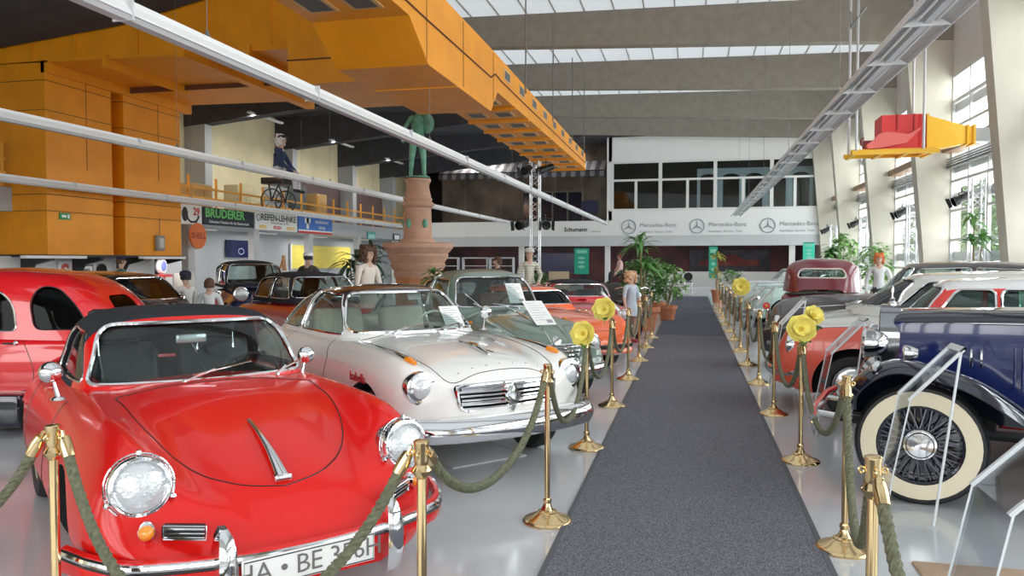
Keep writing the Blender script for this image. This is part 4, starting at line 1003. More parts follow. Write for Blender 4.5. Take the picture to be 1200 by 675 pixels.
# ---------------------------------------------------------------- more cars on the left
ORANGE=paintm('orange_lacquer',(.88,.13,.015),.25)
T=tabs(2.05,.78,.86,.82,.4,.56,crest=.035,yfr=.84,mid=.52)
T['zc']=[(-2.05,.42),(-1.97,.62),(-1.5,.80),(-1,.86),(.55,.90),(1.0,.86),(1.5,.76),(1.85,.62),(1.98,.52),(2.05,.36)]
og,bvo=make_car('orange_coupe','low orange sports coupe with a wedge nose beside the green saloon','car',(-2.58,12.22),-50,
 dict(paint=ORANGE,T=T,nx=64,wheels=[(1.25,.66,.30,.17,.35),(-1.15,.66,.30,.17,.34)],cockpit=(-.75,.35,.52,.42),glass=GLASSD,
 dome=dtab(-1.6,.72,.88,1.22,.64,.5,.85,.76,mats=[ORANGE]),lines=[([(.75,0),(.8,.5),(1.4,.52),(1.8,.46),(1.88,0)],'top')]))
b=MB(); P=bumper_path(2.10,.76,.40,.20,.2,20); sweep(b,P[::-1],[(-o,u) for o,u in [(-.01,-.03),(.03,-.02),(.03,.02),(-.01,.03)]]); b.build('bumper',BLACK,og)
for s in (-1,1):
    b=MB(); b.rbox(1.9,2.02,s*.42-.12,s*.42+.12,.30,.36,.02); b.build('front_lamp',LENS,og)
mirror(og,(.45,-.72,1.0),-1,.05,.12)
RED3=paintm('dark_red_lacquer',(.60,.012,.02),.25)
T=tabs(1.95,.78,.86,.84,.4,.60,crest=-.02,yfr=.84,mid=.54)
rc,bvr=make_car('red_coupe','red coupe with a thin black roof beyond the orange sports coupe','car',(-2.25,15.2),-72,
 dict(paint=RED3,T=T,nx=60,wheels=[(1.2,.66,.30,.16,.35),(-1.1,.66,.30,.16,.34)],cockpit=(-1.1,.35,.54,.4),
 dome=dtab(-1.4,.75,.88,1.24,.66,.45,.6,.80,mats=[RED3,FAB],two=lambda x,y,z:1 if z>1.16 else 0)))
stdfront(rc,bvr,1.83,.58,.66,.085,2.05,.40,.74,gz=(.42,.58),gw=.32); seats(rc,-.3,.38,BLACK,yo=.32)
# ---------------------------------------------------------------- ducts
ORA=mat('orange_duct_paint',(.82,.305,.008),.42,noise=.06,scale=1.5)
SEAM=mat('duct_seam',(.12,.035,.01),.6); VENT=mat('vent_grey',(.10,.10,.10),.6); VFR=mat('vent_frame',(.70,.42,.18),.5)
t=thing('wall_duct','tall orange twin-box air duct standing out from the left wall under the ceiling plenum','duct',(-15,0,0))
for y0,y1,zt_ in ((15.4,17.55,6.35),(18.0,20.35,6.35)):
    b=MB(); b.box(-2.6,0,y0,y1,1.76,zt_)
    for z in (5.2,5.9,3.2,2.8): b.box(-2.61,.008,y0-.008,y1+.008,z,z+.015,1)
    b.box(-2.61,.01,y0-.01,y1+.01,3.0,3.12); b.box(.0,.006,(y0+y1)/2+.2,(y0+y1)/2+.215,3.9,6.3,1)
    b.build('duct_box',[ORA,SEAM],t,smooth=False)
MB().box(-2.6,-.55,17.55,18.0,1.76,6.35).build('duct_link',[ORA],t,smooth=False)
for k in range(4):
    b=MB(); y=15.5+k*1.6; b.prism([(0,1.72),(-.9,1.72),(-.9,1.15),(-.78,1.15),(-.55,1.5),(0,1.62)],y,y+.1,'y'); b.build('bracket',BLACK,t,smooth=False)
MB().box(-2.6,.02,15.38,20.37,1.70,1.76).build('base_rail',BLACK,t,smooth=False)
b=MB(); b.box(.0,.03,0,.34,0,.16); s_=b.build('emergency_exit_sign',mat('exit_green',(.02,.28,.08),.4),None,smooth=False); s_.location=(-15,15.75,2.62)
tag(s_,'small green and white emergency exit sign on the left orange duct','sign')
b=MB(); b.M=rot('Z',0); b.box(.03,.034,.06,.20,.05,.11); b.box(.03,.034,.24,.30,.03,.13); b.build('sign_symbol',WHITE,s_,smooth=False)
b=MB(); b.rbox(0,.12,-.16,.16,-.22,.22,.03); s_=b.build('wall_lamp',mat('lamp_grey',(.25,.25,.24),.5)); s_.location=(-14.99,19.3,2.12); tag(s_,'small grey wall lamp low on the right orange duct','lamp')
b=MB(); b.rbox(.12,.14,-.10,.10,-.14,.14,.02); b.build('lamp_glass',mat('lamp_glass',(.55,.54,.50),.3),s_)
b=MB(); b.tube([(.05,0,.22),(.05,.02,.7)],.01,5); b.build('lamp_cable',BLACK,s_)
# ceiling plenum
t=thing('ceiling_plenum','broad orange duct plenum under the dark ceiling joining the wall duct to the long duct','duct',(0,0,0))
b=MB(); b.prism([(-17.6,6.35),(-6.0,6.2),(-6.0,8.0),(-17.6,6.9)],15.4,20.6,'y'); b.build('plenum_box',ORA,t,smooth=False)
for x in (-15.3,-14.1,-12.4,-10.6,-9.0): b=MB(); b.box(x-.02,x+.02,15.36,15.40,6.35,7.7); b.build('plenum_rib',ORA,t,smooth=False)
b=MB(); b.box(-15.6,-6,18.15,18.2,6.16,6.34); b.build('plenum_seam',SEAM,t,smooth=False)
for (x0,x1,y0,y1) in ((-15.1,-14.9,15.4,20.8),(-13.3,-13.2,15.3,18.3),(-11.1,-10.85,14.9,20.9),(-9.6,-9.5,15.3,20.0)):
    b=MB(); b.box(x0,x1,y0,y1,6.08,6.36); b.build('support_beam',ORA,t,smooth=False)
b=MB(); b.box(-8.4,-5.95,15.0,17.6,5.35,6.5); b.box(-8.42,-5.95,14.98,15.02,5.85,5.88,1); b.build('branch_box',[ORA,SEAM],t,smooth=False)
# soffit in front of it
struct(MB().prism([(-19.2,6.42),(-12.8,7.0),(-10.6,7.42),(-6.5,7.9),(-6.5,8.3),(-19.2,8.3)],4,15.3,'y').build('ceiling_soffit',dbeam,smooth=False))
# long duct
t=thing('long_duct','long yellow-orange air duct with square grilles hanging under the ceiling','duct',(0,0,0))
XL,XR=-5.95,-4.3
b=MB()
YE=31.8
prof=[(7.5,5.42),(11.4,5.42),(12.3,4.88),(16.4,4.88),(17.0,5.42),(YE,5.42),(YE,6.05),(17,6.25),(7.5,6.25)]
b.prism([(y,z) for y,z in prof],XL,XR,'x'); 
b.tube([(XR+.004,7.5,5.62),(XR+.004,12.3,5.60),(XR+.004,16.4,5.62),(XR+.004,16.8,5.78),(XR+.004,17.3,5.74),(XR+.004,YE,5.66)],.022,4,mi=1)
for y in (12.2,14.3,16.6): b.box(XR,XR+.008,y,y+.012,4.95,6.2,1)
for y in (13.9,): b.box(XL,XR,y,y+.05,4.86,4.885,0)
dct=b.build('duct_casing',[ORA,SEAM],t,smooth=False)
for k in range(9):
    y=17.6+k*1.62
    b=MB(); b.box(XL-.02,XR+.02,y+1.1,y+1.2,5.35,5.43); b.build('duct_flange',ORA,t,smooth=False)
    if k<9:
        for x in (XL+.25,XR-.68):
            b=MB(); b.box(x-.03,x+.46,y,y+.62,5.40,5.425); f=b.build('grille_frame',VFR,t,smooth=False)
            b=MB(); b.box(x+.03,x+.40,y+.06,y+.56,5.395,5.41); b.build('grille_mesh',VENT,f,smooth=False)
    b=MB(); z0=5.84-.006*k; b.box(XR-.01,XR+.012,y,y+.62,z0,z0+.27); f=b.build('grille_frame',VFR,t,smooth=False)
    b=MB(); b.box(XR,XR+.018,y+.06,y+.56,z0+.04,z0+.23); b.build('grille_mesh',VENT,f,smooth=False)
for y in (8.4,10.2):
    for x in (XL+.25,XR-.68):
        b=MB(); b.box(x-.03,x+.46,y,y+.72,5.40,5.425); f=b.build('grille_frame',VFR,t,smooth=False)
        b=MB(); b.box(x+.03,x+.40,y+.06,y+.66,5.395,5.41); b.build('grille_mesh',VENT,f,smooth=False)
for y in (19.9,24.0,28.0,31.2):
    b=MB(); b.tube([(XR+.03,y,6.0),(XR+.03,y,9.0)],.02,5); b.build('hanger_rod',mat('rod_grey',(.16,.16,.16),.5),t)

# ---------------------------------------------------------------- light rails
RAIL=mat('rail_white',(.80,.80,.80),.35); RAILG=mat('rail_underside',(.62,.62,.64),.45)
def rail(x,z,label,w=.10,y0=1.5,y1=43.2,rt=False):
    t=thing('light_rail',label,'light',(x,0,z),0,None)
    b=MB(); b.prism([(-w,-.02),(-w*.95,.0),(-w*.45,.075),(-w*.45,.12),(w*.45,.12),(w*.45,.075),(w*.95,.0),(w,-.02)],y0,y1,'y'); b.build('rail_housing',RAIL,t,smooth=False)
    b=MB(); b.prism([(-w*.8,-.02),(-w*.5,-.055),(w*.5,-.055),(w*.8,-.02)],y0+.02,y1-.02,'y'); b.build('tube_cover',RAILG,t,smooth=False)
    y=y0+.8
    while y<y1:
        b=MB(); b.box(-w*1.01,w*1.01,y-.008,y+.008,-.06,.124); b.build('rail_joint',RAILG,t,smooth=False); y+=3.3
    for y in FINS[1:-1]:
        b=MB(); b.tube([(0,y+.25,.1),(0,y+.25,(5.4-z if (x>-5 and y<31) else 9.1-z-(0 if x>-7 else 2.2)))],.004,4); b.tube([(-.03,y+.25,.12),(0,y+.25,.2),(.03,y+.25,.12)],.012,5); b.build('rail_hanger',mat('rod_grey',(.35,.35,.35)),t)
    return t
rail(-4.65,3.67,'long white ceiling light rail nearest the aisle, running over the white coupe')
rail(-9.9,3.72,'long white light rail in the middle of the three on the left')
rail(-14.35,3.345,'leftmost long white light rail along the left gallery',y1=37.0)
t=thing('light_rail','wide grey-white light rail with reflectors hanging over the right hand cars','light',(2.30,0,3.98))
b=MB(); w=.24
b.prism([(-w,.0),(-w,.07),(-.05,.16),(.05,.16),(w,.07),(w,.0),(w-.01,.0),(w-.012,.06),(.045,.14),(-.045,.14),(-w+.012,.06),(-w+.01,0)],1.5,43.2,'y'); b.build('rail_housing',RAIL,t,smooth=False)
b=MB(); b.box(-.035,.035,1.6,43.1,.02,.10); b.build('tube_holder',RAILG,t,smooth=False)
for s in (-1,1):
    b=MB(); b.tube([(s*.09,1.6,.05),(s*.09,43.1,.05)],.014,6); b.build('fluorescent_tube',mat('tube_glass',(.9,.9,.9),.3),t)
for k in range(26):
    y=2.2+k*1.6; b=MB(); b.prism([(-w+.01,.0),(w-.01,.0),(.04,.13),(-.04,.13)],y,y+.02,'y'); b.build('reflector_baffle',RAIL,t,smooth=False)
for y in FINS[1:-1]:
    b=MB(); b.tube([(0,y+.25,.15),(0,y+.25,4.7)],.005,4); b.build('rail_hanger',mat('rod_grey',(.35,.35,.35)),t)

# ---------------------------------------------------------------- fan on hanging platform
YEL=mat('yellow_duct_paint',(.90,.50,.03),.4); FRED=mat('fan_red',(.75,.04,.04),.4)
t=thing('ceiling_fan_unit','red ventilation fan on a yellow platform with a yellow cone duct hanging by the windows','fan',(0,22,0))
b=MB()
for y in (-.55,.35): b.box(4.0,6.0,y,y+.08,4.36,4.48)
for x in (4.05,4.7,5.3,5.9): b.box(x,x+.08,-.7,.45,4.33,4.37)
b.box(4.0,6.05,-.74,-.66,4.32,4.42); b.build('platform',YEL,t,smooth=False)
b=MB(); b.box(4.75,5.74,-.45,.35,4.48,5.35); b.build('fan_housing',FRED,t,smooth=False)
for x in (5.1,5.5): b=MB(); b.box(x,x+.03,-.49,-.44,4.95,5.36); b.build('housing_rib',mat('fan_dark_red',(.45,.03,.03),.5),t,smooth=False)
b=MB(); b.prism([(4.4,4.48),(4.36,4.58),(4.55,4.72),(4.65,4.85),(4.85,4.90),(5.35,4.82),(5.62,4.98),(5.64,4.96),(5.3,4.60),(4.7,4.5)],-.62,-.44,'y'); b.build('belt_guard',mat('fan_light_red',(.80,.16,.14),.45),t)
b=MB(); b.cyl((4.35,-.3,4.62),(4.75,-.3,4.62),.12,seg=16); b.tube([(4.3,-.3,4.6),(4.28,-.3,4.75),(4.36,-.3,4.82)],.02); b.build('fan_motor',mat('motor_dark_red',(.3,.03,.03),.5),t)
b=MB()
def fr4(x,y0,y1,z0,z1): return [(x,y0,z0),(x,y1,z0),(x,y1,z1),(x,y0,z1)]
loft(b,[fr4(5.84,-.45,.35,4.42,5.30),fr4(6.80,-.28,.18,4.60,5.02),fr4(6.95,-.28,.18,4.60,5.02)]); b.build('cone_duct',YEL,t,smooth=False)
for x in (5.80,6.78,6.93): b=MB(); d=0 if x<6 else .18; b.box(x,x+.05,-.5+d,.4-d,4.38+d,5.34-d*1.6); b.build('duct_collar',YEL,t,smooth=False)
b=MB(); b.box(6.98,7.75,-.24,.14,4.64,4.98); b.build('outlet_box',mat('galvanised',(.45,.47,.49),.35,.6),t,smooth=False)
for x,y in ((4.12,-.6),(4.12,.4),(5.70,-.6),(5.70,.4)):
    b=MB(); b.tube([(x,y,4.4),(x,y,9.0)],.035,6); b.build('hanger_rod',RAILG,t)
b=MB(); b.tube([(3.95,-.6,7.6),(4.3,-.6,8.1)],.04,4); b.tube([(3.95,-.6,7.6),(4.12,.4,8.3)],.03,4); b.build('hanger_bar',mat('bar_dark',(.2,.2,.2),.5),t)

# ---------------------------------------------------------------- trusses with spotlights
ALU=mat('aluminium_truss',(.72,.74,.76),.3,.6)
def truss(x,y,z0,z1,w,label,nm='lighting_truss',n=12):
    t=thing(nm,label,'truss',(x,y,z0)); h=z1-z0
    for i,(a,c) in enumerate(((-1,-1),(1,-1),(1,1),(-1,1))):
        b=MB(); b.tube([(a*w/2,c*w/2,0),(a*w/2,c*w/2,h)],.024,8); b.build('main_tube',ALU,t)
    b=MB()
    for k in range(n):
        za,zb=h*k/n,h*(k+1)/n
        for (p,q) in (((-1,-1),(1,-1)),((1,-1),(1,1)),((1,1),(-1,1)),((-1,1),(-1,-1))):
            if k%2: p,q=q,p
            b.tube([(p[0]*w/2,p[1]*w/2,za),(q[0]*w/2,q[1]*w/2,zb)],.011,5)
    b.build('lattice',ALU,t); b=MB(); b.rbox(-.35,.35,-.35,.35,0,.02,.02); b.build('base_plate',BLACK,t); return t
def spot(x,y,z,rz,tilt,label,s=1.0):
    t=thing('spotlight',label,'light',(x,y,z),R(rz))
    b=MB(); b.M=rot('Y',tilt); b.lathe([(0,-.30*s),(.10*s,-.30*s),(.13*s,-.2*s),(.13*s,.08*s),(.155*s,.12*s),(.155*s,.26*s),(.14*s,.26*s),(.135*s,.12*s),(0,.10*s)],20,(0,0,0),(1,0,0)); b.build('lamp_body',BLACK,t)
    b=MB(); b.tube([(0,-.17*s,0),(0,-.18*s,.2*s),(0,.18*s,.2*s),(0,.17*s,0)],.014,6); b.tube([(0,0,.2*s),(0,0,.34*s)],.02); b.build('yoke',BLACK,t)
    for a,u in (((.26,-.17),(.34,-.26)),((.26,.17),(.34,.26))):
        b=MB(); b.M=rot('Y',tilt); b.quad((a[0]*s,a[1]*s,-.14*s),(u[0]*s,u[1]*s,-.17*s),(u[0]*s,u[1]*s,.17*s),(a[0]*s,a[1]*s,.14*s)); b.build('barn_door',BLACK,t)
    return t
truss(-5.65,28,0,5.3,.33,'tall silver lattice lighting truss in the middle of the left hand cars',n=22)
spot(-5.2,27.8,4.98,200,20,'upper right spotlight on the middle truss')
spot(-5.85,27.5,4.95,260,20,'upper spotlight on the front of the middle truss')
spot(-6.1,27.9,2.95,250,10,'lower left spotlight on the middle truss',1.1); spot(-5.25,27.9,2.95,290,10,'lower right spotlight on the middle truss',1.1)
for i,(y,zt_,sy,lab) in enumerate(((22.2,3.75,-.5,'beside the large leaning pillar'),(28.1,3.5,-.6,'in the second window bay'),(35.6,3.5,-.6,'in the third window bay'),(42.8,3.5,-.6,'in the farthest window bay'))):
    truss(7.2,y,0,zt_,.30,'silver lattice light stand %s'%lab,n=14)
    spot(6.95,y+.35,3.25,190,25,'black spotlight on the light stand %s'%lab,.85)

# ---------------------------------------------------------------- barrier posts and ropes
ROPE=mat('olive_rope',(.135,.14,.085),.85,noise=.25,scale=60,bump=.4,bscale=120)
def make_post():
    t=thing('barrier_post','x','post')
    b=MB(); b.lathe([(0,0),(.150,0),(.152,.008),(.148,.016),(.135,.024),(.10,.036),(.075,.052),(.060,.060),(.060,.066),(.040,.074),(.026,.10),(.020,.12)],32); b.build('base',BRASS,t)
    b=MB(); b.lathe([(.0175,.10),(.0175,.85)],20); b.lathe([(.024,.115),(.028,.13),(.024,.145)],20); b.build('pole',BRASS,t)
    b=MB(); b.lathe([(.0175,.835),(.022,.84),(.034,.855),(.036,.865),(.030,.875),(.022,.885),(.026,.90),(.026,.955),(.028,.96),(.028,.968),(.020,.972),(0,.974)],20)
    f=b.build('finial',BRASS,t)
    for a in (0,90,180,270):
        b=MB(); c,s_=cos(R(a)),sin(R(a)); b.tube([((.026+.008*(1-cos(2*PI*k/10)))*c,(.026+.008*(1-cos(2*PI*k/10)))*s_,.925+.010*sin(2*PI*k/10)) for k in range(10)],.004,5,closed=True); b.build('hook_ring',BRASS,f)
    return t
P0=make_post(); TP=tree(P0); first=[True]
POSTS={}
ORD=['first','second','third','fourth','fifth','sixth','seventh','eighth','ninth','tenth','eleventh','twelfth','thirteenth','fourteenth','fifteenth','sixteenth']
def post(x,y,label):
    global P0
    o=P0 if first[0] else copy_tree(TP); first[0]=False
    o.location=(x,y,.015 if abs(x)<.7 else 0); tag(o,label,'post','brass posts of the rope barrier'); return (x,y)
LP=[(-.92,2.54),(-.85,4.60),(-.86,6.50),(-.84,8.46),(-.82,10.45),(-.80,12.4),(-.80,14.3),(-.80,16.2)]
RP=[(.86,2.62),(.84,4.52),(.86,6.44),(.85,8.38),(.87,10.42),(.86,12.3),(.86,14.2),(.86,16.1),(.86,18.0),(.86,20.0),(.86,22.2),(.86,24.6),(.86,27.0)]
RP[0]=(.565,2.60)
for i,p in enumerate(LP): post(*p,'%s brass barrier post from the front along the left edge of the carpet'%ORD[i])
for i,p in enumerate(RP): post(*p,'%s brass barrier post from the front along the right edge of the carpet'%ORD[i])
PC=post(-2.39,2.46,'brass barrier post at the far left in front of the red cabriolet mirror')
POFF=(-3.7,2.2)
def rope(a,b_,sag,label,near=False,za=.92,zb=.92,bow=0):
    A=Vector((*a,za));B=Vector((*b_,zb)); d=(B-A); hd=Vector((d.x,d.y,0)).normalized()
    A2=A+hd*.05;B2=B-hd*.05
    t=thing('barrier_rope',label,'rope',A,0,'olive ropes of the barrier')
    n=48 if near else 20; pts=[]
    for i in range(n+1):
        u=i/n; p=A2.lerp(B2,u); k=(math.cosh(2.2*(2*u-1))-math.cosh(2.2))/(math.cosh(2.2)-1); p.z+=sag*k; p.y-=bow*4*u*(1-u); pts.append(p-A)
    b=MB()
    if near:
        L=0;Ls=[0]
        for i in range(n): L+=(pts[i+1]-pts[i]).length; Ls.append(L)
        m=int(L/.014); fine=[]
        for j in range(m+1):
            q=L*j/m; i=max(0,min(n-1,next((k for k in range(n) if Ls[k+1]>=q),n-1))); u=(q-Ls[i])/max(1e-9,Ls[i+1]-Ls[i]); fine.append((pts[i].lerp(pts[i+1],u),q))
        for s in range(3):
            sp=[]
            for j,(p,q) in enumerate(fine):
                d_=(fine[min(m,j+1)][0]-fine[max(0,j-1)][0]).normalized(); x_=Vector((0,0,1)).cross(d_)
                x_=x_.normalized() if x_.length>.05 else hd.cross(d_).normalized(); y_=d_.cross(x_); ph=2*PI*(q/.085+s/3)
                sp.append(p+x_*cos(ph)*.0095+y_*sin(ph)*.0095)
            b.tube(sp,.0125,6)
    else: b.tube(pts,.0195,8)
    b.build('rope_cord',ROPE,t)
    for q,dirn in ((0,1),(-1,-1)):
        e=pts[q]; f=pts[dirn*2 if q==0 else -3]; d_=(f-e).normalized()
        b=MB(); b.tube([e-d_*.005,e+d_*.03,e+d_*.075],[.018,.024,.0235],12); b.tube([e-d_*.03,e],.007,6)
        hp=[e-d_*.02+(-hd*(1 if q==0 else -1))*.018*(1-cos(2*PI*k/10))+Vector((0,0,.013*sin(2*PI*k/10))) for k in range(10)]
        b.tube(hp,.004,5,closed=True); b.build('rope_end',BRASS,t)
    return t
rope(PC,LP[0],.60,'twisted olive rope hanging in front of the red cabriolet',True,bow=.16)
rope(POFF,PC,.45,'twisted olive rope at the far left edge leading to the far left post',True)
rope(LP[0],LP[1],.34,'olive rope between the first and second left posts',True)
sg=[.47,.44,.42,.42,.42,.42]
for i in range(1,7): rope(LP[i],LP[i+1],sg[i-1],'olive rope between the %s and %s left posts'%(ORD[i],ORD[i+1]))
rope(RP[0],RP[1],.48,'twisted olive rope between the first and second right posts',True)
rope((.78,.75),RP[0],.55,'twisted olive rope hanging down from the nearest right post',True)
for i in range(1,11): rope(RP[i],RP[i+1],.45,'olive rope between the %s and %s right posts'%(ORD[i],ORD[i+1]))

# silk flowers on posts
FY=mat('flower_yellow',(.93,.82,.22),.6,noise=.08,scale=20); LEAF=mat('leaf_green',(.09,.22,.05),.6,noise=.3,scale=12); PINKF=mat('flower_pink',(.75,.08,.12),.6)
def petal(b,L,w,cup,M,mi=0,n=5):
    b0=b.M; b.M=b0@M; rows=[]
    for i in range(n+1):
        u=i/n; ww=w*(min(1,.25+1.6*u) if u<.75 else (.95 if u<.9 else .62))*(1+.14*((i%2)*2-1)); rows.append([(L*u,ww*v,cup*L*u*u+.15*w*abs(v)**2*2) for v in (-1,-.5,0,.5,1)])
    b.sheet(rows,mi); b.M=b0
def flower(x,y,z,label,r=.085,face=(0,-1,.3),m=FY,rings=3,leaf=True):
    t=thing('silk_flower',label,'flower',(x,y,z)); q=Vector(face).normalized().to_track_quat('Z','Y').to_matrix().to_4x4()
    b=MB(); b.M=q
    for k in range(rings):
        for j in range(8):
            petal(b,r*(1-.22*k),r*.62*(1-.12*k),.25+.4*k,Matrix.Rotation(2*PI*j/7+k*.4,4,'Z')@trl(.004,0,.004*k))
    b.build('petals',m,t)
    b=MB(); b.M=q; b.ball((0,0,.02),.018,8); b.build('flower_centre',mat('flower_core',(.55,.40,.05),.7),t)
    b=MB(); b.tube([(0,0,0),(0,0,-.05),(0,.0,-.16)],.005,5)
    for a in (40,160,280):
        if leaf: petal(b,.10,.028,-.3,trl(0,0,-.08)@rot('Z',a))
    b.build('stem',LEAF,t); return t
flower(.85,6.42,1.06,'yellow silk flower on the third right post',.105)
flower(.95,6.52,1.16,'second yellow silk flower just above the one on the third right post',.075,(.4,-1,.5))
flower(-.88,6.44,.985,'yellow silk flower on the third left post before the green saloon',.10,(-.2,-1,.2))
flower(-.92,8.40,1.07,'yellow silk flower on the fourth left post before the orange coupe',.12,(-.1,-1,.2))
flower(.86,14.15,1.14,'yellow silk flower on a far right post before the mint cabriolets',.15,(0,-1,.2))
flower(.95,10.4,1.02,'small pink silk flower on the fifth right post',.04,(0,-1,.3),PINKF,2,False)

# ---------------------------------------------------------------- acrylic sign stands
AED=mat('acrylic_edge',(.70,.74,.76),.2)
def sign_stand(x,y,label,s=1.0,w=.30,rz=0,foot=.10):
    t=thing('acrylic_sign_stand',label,'sign',(x,y,0),R(rz)); h1,h2=.76*s,1.07*s
    b=MB()
    P=[(0,.005),(.04,.30*s),(.13,h1),(.42,h2)]
    for (a,c) in zip(P,P[1:]): b.add([(a[0],-w/2,a[1]),(a[0],w/2,a[1]),(c[0],w/2,c[1]),(c[0],-w/2,c[1]),(a[0]+.006,-w/2,a[1]-.003),(a[0]+.006,w/2,a[1]-.003),(c[0]+.006,w/2,c[1]-.003),(c[0]+.006,-w/2,c[1]-.003)],[(0,1,2,3),(4,7,6,5),(0,4,5,1),(2,6,7,3),(1,5,6,2),(0,3,7,4)])
    b.build('panel',ACRYL,t,smooth=False)
    for sd in (-1,1):
        b=MB(); b.tube([(p[0],sd*w/2,p[1]) for p in P],.005,5); b.build('panel_edge',AED,t)
    b=MB(); b.M=trl(.13,0,h1)@rot('Y',-math.degrees(math.atan2(h2-h1,.29))); b.box(-.01,.44,-w/2,-w/2+.02,-.004,.012); b.box(-.01,.44,w/2-.02,w/2,-.004,.012); b.box(.40,.44,-w/2,w/2,-.004,.012); b.build('top_frame',AED,t,smooth=False)
    b=MB(); b.tube([(.40,-w/2,h2-.02),(.27,-w/2,.0)],.008,6); b.build('support_leg',AED,t); return t
sign_stand(1.17,5.18,'clear acrylic sign stand in front of the cream whitewall tyre',1.0,.26)
sign_stand(1.12,7.55,'clear acrylic sign stand in front of the coral and grey coupe',1.0,.30)
sign_stand(.98,3.20,'clear acrylic sign stand at the bottom right corner',.93,.40)
sg_=sign_stand(.98,10.2,'pale sign stand in front of the grey saloon',1.06,.30)
b=MB(); b.M=trl(.13,0,.80)@rot('Y',-49); b.box(0,.42,-.14,.14,.004,.008); b.build('sheet',PAPER,sg_)
for i,(x,y) in enumerate(((1.1,15.3),(1.1,16.9),(1.08,18.6),(1.1,22.5))):
    s_=sign_stand(x,y,'pale sign stand before the %s open car on the right'%('mint-green maroon-side','nearer mint','paler mint','silver')[i],1.0,.3); b=MB(); b.M=trl(.13,0,.76)@rot('Y',-47); b.box(0,.40,-.14,.14,.004,.008); b.build('sheet',PAPER,s_)
s_=sign_stand(-1.05,13.0,'white tilted sign stand beside the orange coupe',1.0,.30,180); b=MB(); b.M=trl(.13,0,.76)@rot('Y',-47); b.box(0,.42,-.16,.16,.004,.008); b.build('sheet',PAPER,s_)
b=MB(); b.rbox(-.30,.35,-.25,.25,0,.012,.01); o=b.build('cardboard_mat',mat('cardboard',(.50,.36,.25),.8,noise=.1)); o.location=(1.45,4.15,.001); tag(o,'light brown board lying on the floor at the bottom right','board')
b=MB(); b.rbox(-.42,.42,-.35,.35,0,.008,.01); o=b.build('drip_tray',mat('tray_pale',(.60,.61,.62),.35)); o.location=(-1.85,6.15,.001); o.rotation_euler=(0,0,R(-42)); tag(o,'pale flat drip tray on the floor under the white coupe','tray')

# ---------------------------------------------------------------- banners and lettering
BK=mat('banner_black',(.015,.02,.035),.5); GRT=mat('letter_green',(.18,.62,.16),.5); WT=mat('letter_white',(.85,.85,.85),.5); BKT=mat('letter_black',(.03,.03,.035),.5)
BLU=mat('banner_blue',(.06,.18,.55),.5); RDT=mat('letter_red',(.6,.04,.04),.5); YLT=mat('letter_amber',(.80,.48,.05),.5); SILV=mat('letter_silver',(.32,.36,.40),.4,.3)
def ban(name,label,y0,y1,z0,z1,m,x=-15.94):
    t=thing(name,label,'banner',(x,(y0+y1)/2,(z0+z1)/2)); MB().box(-.02,.02,-(y1-y0)/2,(y1-y0)/2,-(z1-z0)/2,(z1-z0)/2).build('banner_panel',m,t,smooth=False); return t
FX=Matrix(((0,0,1,0),(1,0,0,0),(0,1,0,0),(0,0,0,1)))
def txt(t,s,size,dy,dz,m,nm='lettering',x=.025,sx=1,bold=0,align='CENTER'):
    b=MB(); b.text(s,size,trl(x,dy,dz)@FX@Matrix.Diagonal((sx,1,1,1)),bold=bold,align=align); return b.build(nm,m,t,smooth=False)
t=ban('advertising_banner','black banner with green BRUDERER lettering on the left gallery front',22.75,25.8,2.83,3.42,BK); txt(t,'BRUDERER',.42,-.25,.10,GRT,sx=1.15,bold=.012); txt(t,'Schweizer Präzision für die Stanztechnik',.14,0,-.18,WT,sx=1.05)
t=ban('advertising_banner','white banner with black REIFEN-LEHNKE lettering on the left gallery front',25.9,29.05,2.80,3.46,WHITE); txt(t,'REIFEN-LEHNKE',.34,.15,.15,BKT,sx=1.1,bold=.008)
txt(t,'Reifen und Felgen seit 1950',.12,.2,-.04,SILV); 
for i,(w_,m_) in enumerate((('DUNLOP',YLT),('VREDESTEIN',RDT),('PIRELLI',YLT))): txt(t,('REIFEN','FELGEN','SERVICE')[i],.17,-1.05+i*1.05,-.22,m_,bold=.006)
b=MB(); b.tube([(.03,-1.35+.12*cos(2*PI*k/16),.12+.12*sin(2*PI*k/16)) for k in range(16)],.02,5,closed=True); b.build('tyre_emblem',SILV,t)
t=ban('advertising_banner','blue and white banner with a red lower edge on the left gallery front',29.15,32.25,2.78,3.48,BLU); MB().box(.02,.026,-1.55,1.55,-.35,-.26).build('red_edge',RDT,t,smooth=False); MB().box(.02,.026,-1.55,1.55,-.26,-.20).build('white_edge',WT,t,smooth=False)
MB().box(.02,.026,-1.0,-.5,.08,.30).build('emblem_bar',WT,t,smooth=False); MB().box(.02,.026,-.85,-.65,-.16,.30).build('emblem_stem',WT,t,smooth=False)
txt(t,'Autolackierer',.22,.55,.18,WT); txt(t,'Innung',.22,.55,-.06,WT)
t=ban('advertising_banner','small white banner with a red and black emblem left of the black banner',21.6,22.68,2.80,3.44,WHITE); txt(t,'29',.34,.25,.1,RDT,bold=.01)
b=MB(); b.tube([(.03,.05+.3*cos(a),-.02+.22*sin(a)) for a in [PI+PI*k/10 for k in range(11)]],.03,5); b.ball((.03,-.35,.0),(.02,.16,.24),10); b.build('black_emblem',BKT,t)
t=thing('round_sign','round orange sign reading SHELL hanging below the banners','sign',(-15.7,22.1,2.42)); b=MB(); b.lathe([(0,0),(.42,0),(.42,.06),(0,.06)],32,(0,0,0),(1,0,0)); b.build('sign_disc',mat('sign_orange',(.70,.17,.04),.5),t); txt(t,'SHELL',.26,0,0,mat('letter_dark_red',(.35,.05,.02),.5),x=.065,sx=1.1,bold=.008)
b=MB(); b.tube([(0,0,.4),(0,0,.45),(-.3,0,.45)],.02); b.build('sign_bracket',BLACK,t)
